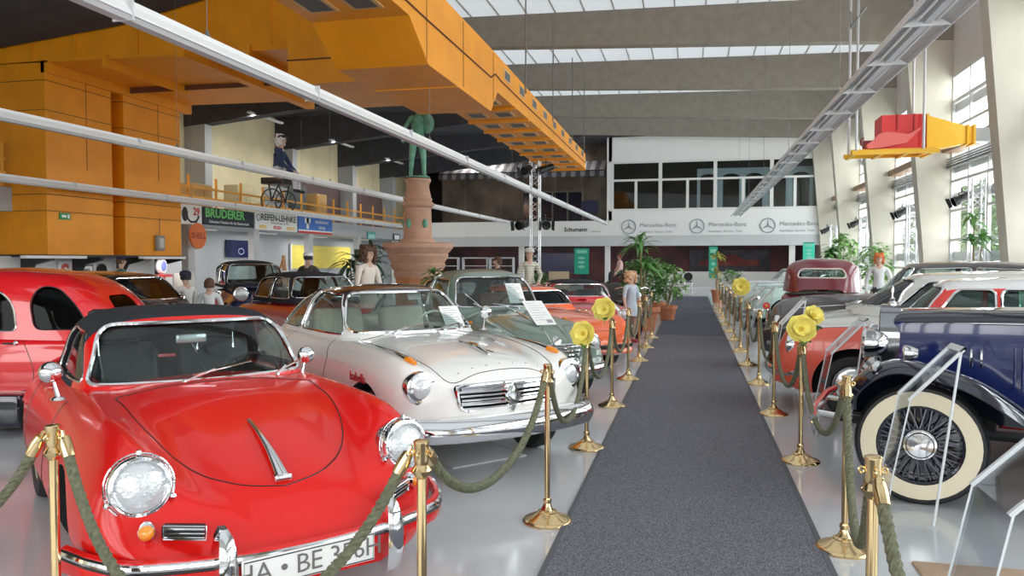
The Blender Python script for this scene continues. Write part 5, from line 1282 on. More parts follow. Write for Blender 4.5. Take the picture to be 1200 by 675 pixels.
t=ban('small_poster','small turquoise poster on the pale gallery front',36.2,37.2,2.72,3.1,mat('poster_teal',(.12,.45,.42),.5),-15.95); MB().box(.02,.024,-.4,.4,-.15,.05).build('poster_picture',mat('poster_light',(.4,.7,.65),.5),t,smooth=False)
t=ban('small_poster','small black framed poster on the pale gallery front',39.7,40.6,2.74,3.1,BKT,-15.95); MB().box(.02,.024,-.35,.35,-.12,.12).build('poster_picture',WT,t,smooth=False)
# star emblems
FF=Matrix(((1,0,0,0),(0,0,-1,0),(0,1,0,0),(0,0,0,1)))
for i,x in enumerate((-3.59,.32,4.21)):
    t=thing('star_sign','%s of the three silver star signs with lettering on the far gallery front'%('leftmost','middle','rightmost')[i],'sign',(x,YF-.08,3.62)); b=MB(); r=.40
    b.tube([(r*cos(2*PI*k/40),0,r*sin(2*PI*k/40)) for k in range(40)],.028,6,closed=True); b.build('ring',SILV,t)
    b=MB()
    for k in range(3):
        a=PI/2+2*PI*k/3; u=Vector((cos(a),0,sin(a))); w_=Vector((-sin(a),0,cos(a)))
        b.add([tuple(u*r),tuple(w_*.055),tuple(-u*.03),tuple(-w_*.055),tuple(Vector((0,-.04,0)))],[(0,1,4),(1,2,4),(2,3,4),(3,0,4)])
    b.build('star',SILV,t)
    b=MB(); b.text('Mercedes-Benz',.34,trl(.62,0,.08)@FF,align='LEFT'); b.build('lettering',SILV,t,smooth=False)
    b=MB(); b.text('Autohaus  Service  Teile',.19,trl(.62,0,-.30)@FF,align='LEFT'); b.build('small_lettering',SILV,t,smooth=False)
t=thing('company_sign','Schumann lettering on the far gallery front below the dark shop front','sign',(-6.55,YF-.07,3.48)); MB().box(-1.6,1.6,0,.02,-.25,.25).build('sign_panel',gal,t,smooth=False)
b=MB(); b.text('Schumann',.34,trl(-.2,-.01,0)@FF,bold=.01); b.box(.75,1.3,-.015,0,-.13,-.11); b.build('lettering',BKT,t,smooth=False)
# hanging green banners
GB=mat('banner_green',(.02,.36,.24),.6); GB2=mat('banner_green_light',(.22,.60,.45),.6)
for i,(x0,x1,z0,z1,lab) in enumerate(((.96,1.43,.65,2.42,'tall green hanging banner at the end of the aisle'),(-6.6,-5.75,.85,2.35,'dark green hanging banner in the far left background'),(5.9,6.5,1.5,2.6,'bright green hanging banner at the far right beside the pillars'))):
    t=thing('hanging_banner',lab,'banner',((x0+x1)/2,44.2,z0)); w_=(x1-x0)/2; h=z1-z0
    MB().box(-w_,w_,-.01,.01,0,h).build('cloth',GB if i!=2 else mat('banner_bright',(.05,.60,.42),.6),t,smooth=False)
    b=MB(); b.box(-w_*.7,w_*.7,-.016,-.01,h*.80,h*.92); b.build('print',GB2,t,smooth=False)
    for k in range(3): b=MB(); b.ball((0,-.012,h*(.28+.17*k)),(w_*.5,.006,h*.06),8); b.build('print',GB2,t,smooth=False)
    b=MB(); b.tube([(-w_,0,h),(w_,0,h)],.02); b.tube([(0,0,h),(0,0,2.6-z0+.0)],.006); b.build('banner_rod',BLACK,t)
# orange gallery railing
ORR=mat('railing_orange',(.78,.36,.05),.5)
def railing(y0,y1,label,x=-15.98,st=1.15,gaps=()):
    t=thing('gallery_railing',label,'railing',(x,0,3.38)); 
    for z in (.30,.62): b=MB(); b.box(-.03,.03,y0,y1,z,z+.07); b.build('rail',ORR,t,smooth=False)
    y=y0
    while y<=y1+.01: b=MB(); b.box(-.035,.035,y-.03,y+.03,0,1.05); b.build('baluster',ORR,t,smooth=False); y+=st
railing(20.6,44.5,'orange railing along the left gallery right of the ducts',st=1.49)
railing(10.5,15.2,'orange railing on the gallery at the far left edge')
# ---------------------------------------------------------------- figures
SKIN=mat('skin_tone',(.62,.40,.30),.5)
def figure(name,label,cat,loc,rz,h,top,legs,shoes,skin=SKIN,pose='stand',arms=None,sleeves=1.0,lean=0,hair=None,hat=None,hairlen=0,headturn=0,skirt=None,pat=None):
    t=thing(name,label,cat,loc,R(rz))
    J=[];E=[];RD=[];TY=[]
    def j(p,r,ty,par=None):
        J.append(Vector(p)*h); RD.append(r*h); TY.append(ty)
        if par is not None: E.append((par,len(J)-1))
        return len(J)-1
    sit= pose=='sit'
    zp=.53 if not sit else .27
    ln=lean
    pel=j((0,0,zp),.082,1); wa=j((ln*.25,0,zp+.08),.074,1,pel); ch=j((ln*.6,0,zp+.19),.086,1,wa); uc=j((ln*.85,0,zp+.265),.066,1,ch); nk=j((ln,0,zp+.315),.030,0,uc)
    hx=ln+.012; h1=j((hx,0,zp+.352),.036,0,nk); h2=j((hx+.008,0,zp+.385),.050,0,h1); h3=j((hx-.002,0,zp+.425),.052,0,h2); h4=j((hx-.006,0,zp+.455),.030,0,h3)
    A=arms or (((.02,.15,.64),(.05,.15,.50)),((.02,-.15,.64),(.05,-.15,.50)))
    off=zp-.53
    for s,(el,wr) in zip((1,-1),A):
        sh=j((ln*.85,s*.100,zp+.262),.036,1,uc); e_=j((el[0]+ln*.6,el[1],el[2]+off),.027,1 if sleeves>.4 else 0,sh); w_=j((wr[0]+ln*.4,wr[1],wr[2]+off),.017,1 if sleeves>.9 else 0,e_)
        d=(Vector((wr[0],wr[1],wr[2]))-Vector((el[0],el[1],el[2]))).normalized(); wv=J[w_]/h
        pm=j(tuple(wv+d*.025),.018,0,w_); side=d.cross(Vector((1,0,0))); side=side.normalized() if side.length>.1 else Vector((0,1,0))
        for k in range(4):
            o=side*(.0105*(k-1.5)); f1=j(tuple(wv+d*(.058)+o),.0058,0,pm); j(tuple(wv+d*(.058+(.020,.028,.026,.018)[k])+o*1.15+Vector((0,0,-.004))),.0048,0,f1)
        th=j(tuple(wv+d*.030-side*.022),.0062,0,pm); j(tuple(wv+d*.048-side*.030),.005,0,th)
    for s in (1,-1):
        if sit: hp=j((.02,s*.055,.255),.062,2,pel); kn=j((.24,s*.075,.27),.042,2,hp); an=j((.26,s*.07,.05),.026,2,kn)
        elif pose=='stride': hp=j((0,s*.055,.49),.062,2,pel); kn=j((.03*s+.01,s*.075,.27),.041,2,hp); an=j((.05*s-.02,s*.085,.05),.027,2,kn)
        else: hp=j((0,s*.055,.49),.062,2,pel); kn=j((.012,s*.06,.27),.041,2,hp); an=j((0,s*.06,.05),.026,2,kn)
        a=J[an]/h; he=j((a.x-.005,a.y,.026),.026,3,an); j((a.x+.08,a.y+s*.015,.020),.021,3,he)
    me=bpy.data.meshes.new('sk'); me.from_pydata([tuple(p) for p in J],E,[])
    o=bpy.data.objects.new('sk',me); COL.objects.link(o); m=o.modifiers.new('s','SKIN'); m.use_smooth_shade=True
    for i,r in enumerate(RD): me.skin_vertices[0].data[i].radius=(r,r); me.skin_vertices[0].data[i].use_root=(i==0)
    for i in (pel,wa,ch,uc): 
        r=RD[i]; me.skin_vertices[0].data[i].radius=(r*1.12,r*.82)
    m2=o.modifiers.new('u','SUBSURF'); m2.levels=2
    bpy.context.view_layer.update(); ms=bpy.data.meshes.new_from_object(o.evaluated_get(bpy.context.evaluated_depsgraph_get())); bpy.data.objects.remove(o); bpy.data.meshes.remove(me)
    mats=[skin,top,legs,shoes]; ms.materials.clear(); [ms.materials.append(q) for q in mats]
    segs=[(J[a],J[b_],TY[b_]) for a,b_ in E]
    for p in ms.polygons:
        c=p.center; best=None
        for a,b_,ty in segs:
            ab=b_-a; u=max(0,min(1,(c-a).dot(ab)/max(1e-9,ab.length_squared))); dd=(c-(a+ab*u)).length
            if best is None or dd<best[0]: best=(dd,ty)
        p.material_index=best[1]
    H=Vector((hx,0,zp+.41))*h
    # nose and ears join the body surface
    b=MB(); b.M=trl(*H)@Matrix.Rotation(R(headturn),4,'Z'); b.ball((.055*h,0,-.012*h),(.012*h,.008*h,.014*h),8)
    for s in (1,-1): b.ball((0,s*.052*h,-.008*h),(.010*h,.006*h,.016*h),8)
    b.ball((.046*h,0,-.036*h),(.008*h,.014*h,.004*h),8)
    mn=b.mesh('n',[skin]); bm=bmesh.new(); bm.from_mesh(ms); bm.from_mesh(mn); bm.to_mesh(ms); bm.free()
    objm('body',ms,t,60)
    for s in (1,-1): b=MB(); b.M=trl(*H); b.ball((.049*h,s*.019*h,.0),.0055*h,8); b.build('eye',BLACK,t)
    if hair:
        b=MB(); b.M=trl(*H); n=14; 
        rows=[]
        for i in range(9):
            a=PI*.5*i/8; row=[]
            for k in range(24):
                ph=2*PI*k/24; fr=cos(ph); lim=(1.0 if fr>.45 else 1.0+.55*(1-max(0,fr))+hairlen)
                z=.060*cos(a*lim) if a*lim<PI*.5 else -.060*(a*lim-PI*.5)*.9
                rr=.060*sin(min(a*lim,PI*.5))*(1+.08*sin(5*ph+i)); row.append(((rr*cos(ph)-.006)*h,rr*.96*sin(ph)*h,(z+.012)*h))
            rows.append(row)
        b.sheet(rows,closed=True)
        if hairlen>.3:
            random.seed(5)
            vol=1.35 if hairlen>.5 else 1
            for k in range(90):
                a=random.uniform(.9,5.38); z=random.uniform(-.085 if hairlen>.5 else -.06,.06); q=.055*vol*(1 if z<.02 else .8); b.ball((q*cos(a)*h-.012*h,q*sin(a)*h,z*h+.008*h),.019*h*vol,6)
        b.build('hair',hair,t)
    if hat:
        kind,hm=hat; b=MB(); b.M=trl(H.x,H.y,H.z+.026*h)
        if kind=='cap': b.lathe([(.062*h,0),(.064*h,.015*h),(.055*h,.034*h),(0,.044*h)],20); b.prism([(.03*h,-.045*h),(.085*h,-.035*h),(.10*h,0),(.085*h,.035*h),(.03*h,.045*h)],0,.006*h,'z')
        elif kind=='brim': b.lathe([(0,.05*h),(.045*h,.05*h),(.058*h,.03*h),(.060*h,.004*h),(.095*h,-.006*h),(.097*h,-.003*h),(.062*h,.010*h)],24)
        else: b.lathe([(.066*h,-.01*h),(.068*h,.01*h),(.06*h,.035*h),(.03*h,.05*h),(0,.052*h)],20)
        b.build('hat',hm,t)
    if skirt:
        b=MB(); b.lathe([(.085*h,(zp+.06)*h),(.10*h,zp*h),(.17*h,(zp-.14)*h),(.165*h,(zp-.14)*h),(.09*h,zp*h)],24,sc=(1,1)); b.build('skirt',skirt,t)
    return t
C=lambda n,c,**k: mat(n,c,.8,**k)
dk=C('dark_trousers',(.04,.04,.05)); sh=C('black_shoes',(.02,.02,.02)); brown=C('brown_hair',(.10,.05,.03),noise=.3,scale=40); whit=C('white_blouse',(.75,.73,.70)); 
figure('mannequin','mannequin of a man in a green shirt and dark cap under the orange duct','mannequin',(-12.6,14.95,0),55,1.70,C('green_shirt',(.06,.20,.15)),dk,sh,hat=('cap',C('navy_cap',(.02,.02,.05))),hair=brown)
figure('mannequin','mannequin in a white shirt with a dark navy hat facing left','mannequin',(-8.25,11.3,.0),150,1.42,whit,dk,sh,hair=C('black_hair',(.02,.02,.02)),hat=('helmet',C('navy_hat',(.015,.015,.04))),arms=(((.10,.14,.64),(.22,.08,.66)),((.10,-.14,.64),(.22,-.08,.66))))
figure('mannequin','small brown-haired mannequin in white beside the one with the navy hat','mannequin',(-7.5,10.85,0),120,1.32,C('white_shirt',(.72,.72,.72)),dk,sh,hair=brown,hairlen=.2)
figure('mannequin','mannequin of a rider in a dark leather jacket and white helmet seen from behind','mannequin',(-8.82,16.6,0),100,1.80,C('dark_leather_jacket',(.06,.055,.05)),dk,sh,hair=C('black_hair',(.02,.02,.02)),hat=('helmet',mat('white_helmet',(.8,.8,.8),.3)),arms=(((.06,.17,.66),(.22,.16,.60)),((.06,-.17,.66),(.22,-.16,.60))))
figure('mannequin','mannequin of a woman with big curly brown hair and a cream blouse','mannequin',(-5.85,13.2,0),-25,1.86,C('cream_blouse',(.74,.68,.60)),C('beige_skirt',(.5,.45,.38)),sh,hair=brown,hairlen=.55,skirt=C('beige_skirt',(.5,.45,.38)),lean=.03)
pl=mat('plaid_shirt',(.62,.60,.48),.8); nt=pl.node_tree; N=nt.nodes; L=nt.links
tc=N.new('ShaderNodeTexCoord'); mx=None
for ax,sc_ in (('X',38),('Z',30)):
    w_=N.new('ShaderNodeTexWave'); w_.bands_direction=ax; w_.inputs['Scale'].default_value=sc_/6; L.new(tc.outputs['Object'],w_.inputs['Vector'])
    if mx is None: mx=w_
    else:
        mm=N.new('ShaderNodeMath'); mm.operation='MULTIPLY'; L.new(mx.outputs['Fac'],mm.inputs[0]); L.new(w_.outputs['Fac'],mm.inputs[1]); rp_=N.new('ShaderNodeValToRGB'); rp_.color_ramp.elements[0].color=(.70,.68,.56,1); rp_.color_ramp.elements[1].color=(.28,.30,.24,1); L.new(mm.outputs[0],rp_.inputs[0]); L.new(rp_.outputs[0],N['Principled BSDF'].inputs['Base Color'])
figure('mannequin','mannequin of a man in a pale plaid shirt and light cap by the lattice truss','mannequin',(-3.88,18.5,0),-70,1.90,pl,dk,sh,hair=brown,hat=('helmet',C('pale_cap',(.62,.60,.55))),arms=(((.04,.15,.66),(.16,.10,.58)),((.02,-.15,.64),(.05,-.15,.50))))
figure('mannequin','brown-haired mannequin in a dark coat next to the plaid shirt','mannequin',(-4.62,18.3,0),-150,1.70,dk,dk,sh,hair=brown,hairlen=.2)
figure('mannequin','child mannequin with curly blond hair and a pale blue dress beside the ropes','mannequin',(-1.15,15.15,0),-40,1.38,C('pale_blue_dress',(.50,.55,.62)),SKIN,C('red_shoes',(.5,.05,.06)),hair=C('blond_curls',(.60,.38,.22),noise=.3,scale=40),hairlen=.6,skirt=C('pale_blue_dress',(.50,.55,.62)),sleeves=.5)
figure('mannequin','mannequin in a pink top with dark red hair far behind the motorcycle','mannequin',(-2.05,22.8,.95),-160,1.15,C('pink_top',(.72,.50,.46)),dk,sh,hair=C('dark_red_hair',(.22,.03,.04)),hairlen=.2,pose='sit',arms=(((.04,.14,.64),(.14,.12,.50)),((.04,-.14,.64),(.14,-.12,.50))))
b=MB(); b.rbox(-.7,.7,-.45,.45,0,.95,.05); o=b.build('display_plinth',mat('plinth_dark',(.06,.06,.06),.6)); o.location=(-2.05,22.8,0); tag(o,'dark display plinth carrying the seated figure in pink','plinth')
figure('mannequin','mannequin with orange-red hair standing behind the maroon saloon','mannequin',(4.29,19.5,0),-100,1.77,C('white_jacket',(.7,.7,.7)),dk,sh,hair=C('orange_hair',(.62,.18,.05),noise=.2,scale=30),hairlen=.5)
# figure on the left gallery sitting high
t=thing('display_cart','dark high wheeled cart on the left gallery under the seated figure','cart',(-15.0,26.0,3.38))
b=MB(); b.rbox(-.45,.45,-.5,.5,1.05,1.30,.05); b.build('seat_board',BLACK,t)
for s in (-1,1):
    b=MB(); b.tube([(.42*cos(2*PI*k/24),s*.5,.45+.42*sin(2*PI*k/24)) for k in range(24)],.025,6,closed=True)
    for k in range(8): b.tube([(0,s*.5,.45),(.42*cos(PI*k/4),s*.5,.45+.42*sin(PI*k/4))],.012,4)
    b.build('cart_wheel',BLACK,t)
b=MB()
for s in (-1,1): b.tube([(0,s*.5,.45),(-.2,s*.35,1.1)],.03); b.tube([(0,s*.5,.45),(.25,s*.35,1.1)],.03)
b.tube([(0,-.5,.45),(0,.5,.45)],.03); b.build('cart_frame',BLACK,t)
figure('mannequin','figure in a navy coat, white scarf and dark hat seated high on the left gallery','mannequin',(-15.05,26.0,4.12),10,2.9,C('navy_coat',(.03,.05,.12)),C('white_cloth',(.62,.62,.66)),sh,pose='sit',hat=('cap',C('dark_hat',(.03,.03,.04))),hair=C('white_scarf',(.75,.75,.78)),hairlen=.5,lean=.05,arms=(((.10,.16,.62),(.22,.10,.52)),((.10,-.16,.62),(.22,-.10,.52))))

# ---------------------------------------------------------------- statue on its column
TER=mat('terracotta_stone',(.56,.34,.24),.75,noise=.10,scale=3,bump=.1,bscale=30); TER2=mat('terracotta_orange',(.62,.27,.12),.7,noise=.08,scale=3)
VERD=mat('verdigris_bronze',(.10,.33,.22),.6,c2=(.20,.45,.34),scale=5)
SX,SY=-8.05,22.0
t=thing('statue_column','terracotta fountain column with a wide moulded basin carrying the green statue','column',(SX,SY,0))
b=MB(); b.lathe([(.82,0),(.82,.15),(.74,.2),(.72,1.05),(.76,1.12)],8); b.build('pedestal',TER2,t,smooth=False)
b=MB(); b.lathe([(.70,1.08),(.74,1.2),(.72,1.30),(.80,1.40),(.84,1.50),(.80,1.55),(.88,1.68),(.92,1.76),(.90,1.82),(1.02,1.95),(1.06,2.0),(1.06,2.12),(1.0,2.15),(.5,2.16)],48); b.build('basin',TER,t)
b=MB(); b.lathe([(.52,2.14),(.50,2.25),(.43,2.32),(.41,2.9),(.40,3.22)],36); b.build('column_shaft',TER,t)
b=MB(); b.lathe([(.40,3.2),(.47,3.25),(.50,3.30),(.47,3.36),(.41,3.40),(.44,3.46),(.42,3.50)],36); b.build('collar',TER,t)
b=MB(); b.lathe([(.38,3.48),(.40,3.55),(.36,3.72),(.34,3.85),(.36,3.95),(.40,4.0),(.40,4.07),(.0,4.09)],36); b.build('capital',TER,t)
for a in (250,320,180): b=MB(); b.ball((.42*cos(R(a)),.42*sin(R(a)),2.72),(.09,.09,.14),10); b.build('bronze_mask',VERD,t)
st=figure('bronze_statue','green verdigris statue of a striding man carrying a sack on top of the column','statue',(SX,SY,4.11),-60,2.20,VERD,VERD,VERD,skin=VERD,pose='stride',lean=.03,hair=VERD,arms=(((.06,.17,.70),(.16,.10,.80)),((-.02,-.18,.66),(.02,-.20,.54))))
b=MB(); b.ball((-.06,.30,1.65),(.26,.22,.30),16); b.ball((.02,.22,1.86),(.14,.14,.10),12); b.build('sack',VERD,st)
b=MB(); b.lathe([(.38,-.01),(.36,.03),(0,.04)],20); b.build('statue_base',VERD,st)

# ---------------------------------------------------------------- plants
TERP=mat('terracotta_pot',(.60,.22,.11),.7,noise=.08)
G1=mat('foliage_green',(.10,.26,.06),.55,noise=.35,scale=4); G2=mat('foliage_pale',(.22,.42,.12),.55,noise=.3,scale=4); STEM=mat('plant_stem',(.25,.20,.10),.8)
def leafblade(b,p,az,L,w,rise,droop,mi=0):
    c,s=cos(az),sin(az); rows=[]
    for i in range(6):
        u=i/5; r=L*u*cos(rise)*(1); z=L*(sin(rise)*u-droop*u*u); ww=w*(sin(PI*(.08+.88*u))); rows.append([(p[0]+c*r-s*ww*v,p[1]+s*r+c*ww*v,p[2]+z+abs(v)*ww*.3) for v in (-1,0,1)])
    b.sheet(rows,mi)
def pot(t,r,h,m=TERP,nm='pot'):
    b=MB(); b.lathe([(r*.70,0),(r*.95,h*.8),(r*1.08,h*.8),(r*1.08,h),(r*.95,h),(r*.93,h*.9),(0,h*.9)],28); b.build(nm,m,t)
def palm(loc,label,h,n,m=G1,r=.24,ph=.38,L=.6,w=.035,crown=3,seed=1,cat='plant'):
    random.seed(seed); t=thing('potted_palm',label,cat,loc); pot(t,r,ph); st_=MB(); b=MB()
    for c in range(crown):
        x,y=random.uniform(-.12,.12),random.uniform(-.12,.12); hh=h*random.uniform(.55,1) if c else h; st_.tube([(x*.3,y*.3,ph*.85),(x,y,hh*.6),(x*1.5,y*1.5,hh)],[.025,.018,.012],6)
        for k in range(n): leafblade(b,(x*1.5,y*1.5,hh-random.uniform(0,.15)),random.uniform(0,2*PI),L*random.uniform(.7,1.1),w,random.uniform(.1,1.2),random.uniform(.3,.9))
    st_.build('trunk',STEM,t); b.build('leaves',m,t); return t
def bush(loc,label,h,rad,n,m=G1,r=.2,ph=.3,seed=2,lw=.05,pm=TERP,name='potted_bush',L=.14):
    random.seed(seed); t=thing(name,label,'plant',loc); pot(t,r,ph,pm); b=MB(); s_=MB()
    for k in range(12):
        a=random.uniform(0,2*PI); q=rad*random.uniform(.2,.8); s_.tube([(0,0,ph*.8),(q*.4*cos(a),q*.4*sin(a),ph+(h-ph)*.4),(q*cos(a),q*sin(a),ph+(h-ph)*random.uniform(.6,.95))],.007,5)
    for k in range(n):
        a=random.uniform(0,2*PI); e=random.uniform(-.6,1)*PI/2; q=random.uniform(.55,1)
        p=(rad*q*cos(e)*cos(a),rad*q*cos(e)*sin(a),ph+(h-ph)*(.5+.48*q*sin(e))); leafblade(b,p,random.uniform(0,2*PI),L*random.uniform(.7,1.3),lw,random.uniform(-.3,.7),.4)
    s_.build('stem',STEM,t); b.build('foliage',m,t); return t
palm((-1.05,17.9,0),'tall potted palm in a terracotta pot at the end of the left ropes',2.1,22,G1,.34,.55,.62,.04,3,3)
bush((-1.15,19.4,0),'large leafy green plant right behind the tall palm',1.75,.62,420,G1,.28,.45,4,.055,name='potted_plant',L=.20)
bush((-.62,21.2,0),'bright green bushy plant beside the end of the carpet',1.55,.50,300,G2,.25,.4,5,.05,name='potted_plant',L=.18)
palm((-.95,24.0,0),'spiky potted palm behind the leafy plants',1.5,20,G2,.2,.35,.5,.03,2,8)
bush((-4.05,20.6,0),'round clipped green bush by the plaid mannequin',1.35,.42,380,G1,.22,.5,9,.03,name='potted_bush',L=.09)
palm((.98,30.5,0),'yellow-green plant in a yellow pot near the green banner',1.9,16,mat('foliage_yellow',(.40,.38,.06),.6,noise=.3),.22,.5,.4,.05,3,11)
bush((1.6,33,0),'low dark green plant to the right of the carpet end',1.3,.5,160,G1,seed=12,name='potted_plant',L=.22)
bush((5.2,31,0),'leafy plant behind the mint cabriolets near the far pillars',2.2,.55,220,G1,seed=13,name='potted_plant',L=.3,lw=.07)
bush((6.7,37.5,0),'pale green plant by the far windows',2.9,.8,260,G2,.3,.5,14,.07,name='potted_plant',L=.35)
bush((6.6,30.6,0),'pale green plant by the middle windows',2.3,.6,200,G2,.3,.5,15,.06,name='potted_plant',L=.3)
palm((6.9,21.3,0),'dark green tall houseplant in the nearest window bay',2.7,16,G1,.22,.45,.5,.06,3,16)
palm((-7.2,15.6,0),'dark palm behind the mannequin in the cream blouse',1.7,16,mat('foliage_dark',(.03,.08,.04),.6,noise=.3),.25,.4,.6,.045,3,17)
palm((-7.9,18.4,0),'dark palm between the rider and the woman with curly hair',1.9,16,mat('foliage_dark',(.03,.08,.04)),.25,.4,.7,.045,3,18)
palm((-7.0,20.2,0),'palm fronds at the foot of the terracotta column',1.3,16,G1,.25,.4,.6,.05,2,19)
# shrubs outside
for i in range(9):
    random.seed(40+i); x,y=random.uniform(12.5,20),18+i*7; b=MB(); H=random.uniform(3,5.5)
    t=thing('garden_tree','pale sunlit tree %s outside the right hand windows'%('beyond the nearest window','behind the nearest pillar','beyond the second bay','behind the second pillar','beyond the third bay','behind the third pillar','beyond the fourth bay','far down the garden','at the end of the garden')[i],'tree',(x,y,-.1)); b.tube([(0,0,0),(.1,0,H*.5),(0,.1,H*.8)],[.18,.12,.05],8); b.build('trunk',STEM,t); b=MB()
    for k in range(420):
        a=random.uniform(0,2*PI); e=random.uniform(-.4,1)*PI/2; q=random.uniform(.4,1)*1.9; leafblade(b,(q*cos(e)*cos(a),q*cos(e)*sin(a),H*.68+q*sin(e)*1.1),random.uniform(0,2*PI),.5,.16,random.uniform(-.5,.8),.3)
    b.build('crown',mat('garden_leaf',(.30,.45,.16),.6,noise=.3,scale=1),t)

# ---------------------------------------------------------------- motorcycle
t=thing('motorcycle','black vintage motorcycle with chrome parts between the child mannequin and the palm','motorcycle',(-1.32,16.6,0),R(-70))
for x in (.68,-.68):
    b=MB(); b.tube([(.31*cos(2*PI*k/36),0,.31*sin(2*PI*k/36)) for k in range(36)],.045,8,closed=True); w_=b.build('wheel',RUBBER,t); w_.location=(x,0,.355)
    b=MB(); b.tube([(.265*cos(2*PI*k/36),0,.265*sin(2*PI*k/36)) for k in range(36)],.018,6,closed=True); b.cyl((0,-.06,0),(0,.06,0),.05)
    for k in range(20): b.tube([(0,.04*(-1)**k,0),(.26*cos(PI*k/10),0,.26*sin(PI*k/10))],.003,4)
    b.build('rim',CHROME,w_)
    b=MB(); rows=[[(x+.37*cos(a)*(1 if True else 1),y,.355+.37*sin(a)+(-.02 if abs(y)>.05 else 0)) for y in (-.07,-.035,0,.035,.07)] for a in [R(20+ (140)*k/12) for k in range(13)]]; b.sheet(rows); b.build('mudguard',BLACK,t)
b=MB(); b.tube([(.50,0,.85),(.1,0,.78),(-.35,0,.72),(-.68,.08,.36)],.02); b.tube([(.50,0,.85),(.28,0,.35),(-.2,0,.28),(-.68,-.08,.36)],.02); b.tube([(-.2,0,.72),(-.2,0,.28)],.02); b.build('frame',BLACK,t)
b=MB(); b.tube([(.68,.08,.36),(.50,.08,.90)],.02); b.tube([(.68,-.08,.36),(.50,-.08,.90)],.02); b.build('fork',CHROME,t)
b=MB(); b.tube([(.36,0,.90),(.28,0,.92),(.05,0,.90),(-.12,0,.84)],[.04,.12,.13,.07],14); b.build('fuel_tank',BLACK,t)
b=MB(); b.rbox(-.52,-.10,-.12,.12,.80,.88,.05); b.build('saddle',LEA,t)
b=MB(); b.rbox(-.15,.22,-.13,.13,.28,.50,.05); b.lathe([(.08,0),(.1,.02),(.08,.04),(.1,.06),(.08,.08),(.1,.10),(.08,.12),(.1,.14),(.07,.2)],16,(.05,0,.48)); b.build('engine',ALU,t)
b=MB(); b.tube([(.10,-.12,.55),(.25,-.16,.40),(-.1,-.17,.30),(-.75,-.17,.32)],[.02,.022,.03,.045],10); b.build('exhaust_pipe',CHROME,t)
b=MB(); b.tube([(.30,-.36,1.02),(.42,-.25,1.05),(.50,0,.98),(.42,.25,1.05),(.30,.36,1.02)],.013); b.build('handlebar',CHROME,t)
headlight(t,(.66,0,.88),.09,(1,0,.05),depth=.12)

# ---------------------------------------------------------------- red coupe at the far left
b=None
RED4=paintm('bright_red_lacquer',(.72,.012,.018),.2)
T=tabs(1.75,.72,.93,.90,.55,.74,crest=.0,yfr=.90,mid=.6,clear=.30)
T['zc']=[(-1.55,.45),(-1.5,.75),(-1.35,.88),(-1.0,.92),(.5,.95),(1.0,.90),(1.4,.80),(1.6,.68),(1.7,.55),(1.75,.42)]
T['zv']=[(x,z-.02) for x,z in T['zc']]; T['zf']=[(-1.55,.42),(-1.48,.68),(-1.3,.80),(-1.0,.86),(.5,.88),(1.0,.84),(1.4,.74),(1.6,.60),(1.75,.40)]
for k in ('yv','yf','yw','zw','yb','zb'): T[k]=[(max(-1.55,x) if i==0 else x,v) for i,(x,v) in enumerate(T[k])]
T['yw']=[(-1.55,.50),(-1.4,.64),(-1.1,.70),(0,.72),(1.0,.70),(1.5,.60),(1.75,.45)]; T['yb']=[(-1.55,.46),(-1.1,.66),(0,.69),(1.0,.66),(1.75,.40)]
vw,bvv=make_car('red_rounded_saloon','bright red rounded saloon with dark windows at the far left edge','car',(-6.71,6.44),193,
 dict(paint=RED4,T=T,nx=72,wheels=[(1.2,.62,.30,.13,.35),(-1.05,.62,.30,.13,.38)],cockpit=(-.80,.45,.50,.50),glass=GLASSD,
 dome=dict(zr=[(-1.28,.90),(-1.22,1.04),(-1.10,1.22),(-.90,1.385),(-.6,1.495),(-.1,1.535),(.25,1.50),(.45,1.38),(.62,1.15),(.75,.97)],zb=[(-1.28,.87),(0,.90),(.75,.92)],
   yb=[(-1.28,.50),(-1.15,.60),(-.9,.665),(0,.68),(.5,.64),(.68,.5),(.75,.12)],yr=[(-1.28,.40),(-1.1,.49),(-.75,.55),(0,.57),(.4,.53),(.65,.35),(.75,.1)],mats=[RED4],th=.02,win=[
    dict(s='front',x0=.25,p=[(-.52,1.0),(.52,1.0),(.44,1.38),(-.44,1.38)],r=.1),
    dict(s='side',p=[(-.46,.95),(.42,.95),(.25,1.34),(-.20,1.36),(-.40,1.22)],r=[.06,.05,.12,.16,.16],tr=.009,y0=.3),
    dict(s='side',p=[(-1.10,.96),(-.62,.96),(-.55,1.22),(-.62,1.37),(-.78,1.345),(-.96,1.19)],r=[.06,.08,.12,.10,.12,.2],tr=.006,y0=.3,tm=BLACK),
    dict(s='rear',x0=-1.0,p=[(-.25,1.1),(.25,1.1),(.2,1.26),(-.2,1.26)],r=.08,trim=0)]),
 lines=[([(-.46,1.0),(-.56,.80),(-.64,.60),(-.62,.45),(-.55,.40),(.5,.38),(.62,.7),(.60,.85)],'side')],
 trims=[([(-1.3,.89),(-.9,.905),(0,.915),(.5,.91)],'side',.007,CHROME,'belt_strip')]))
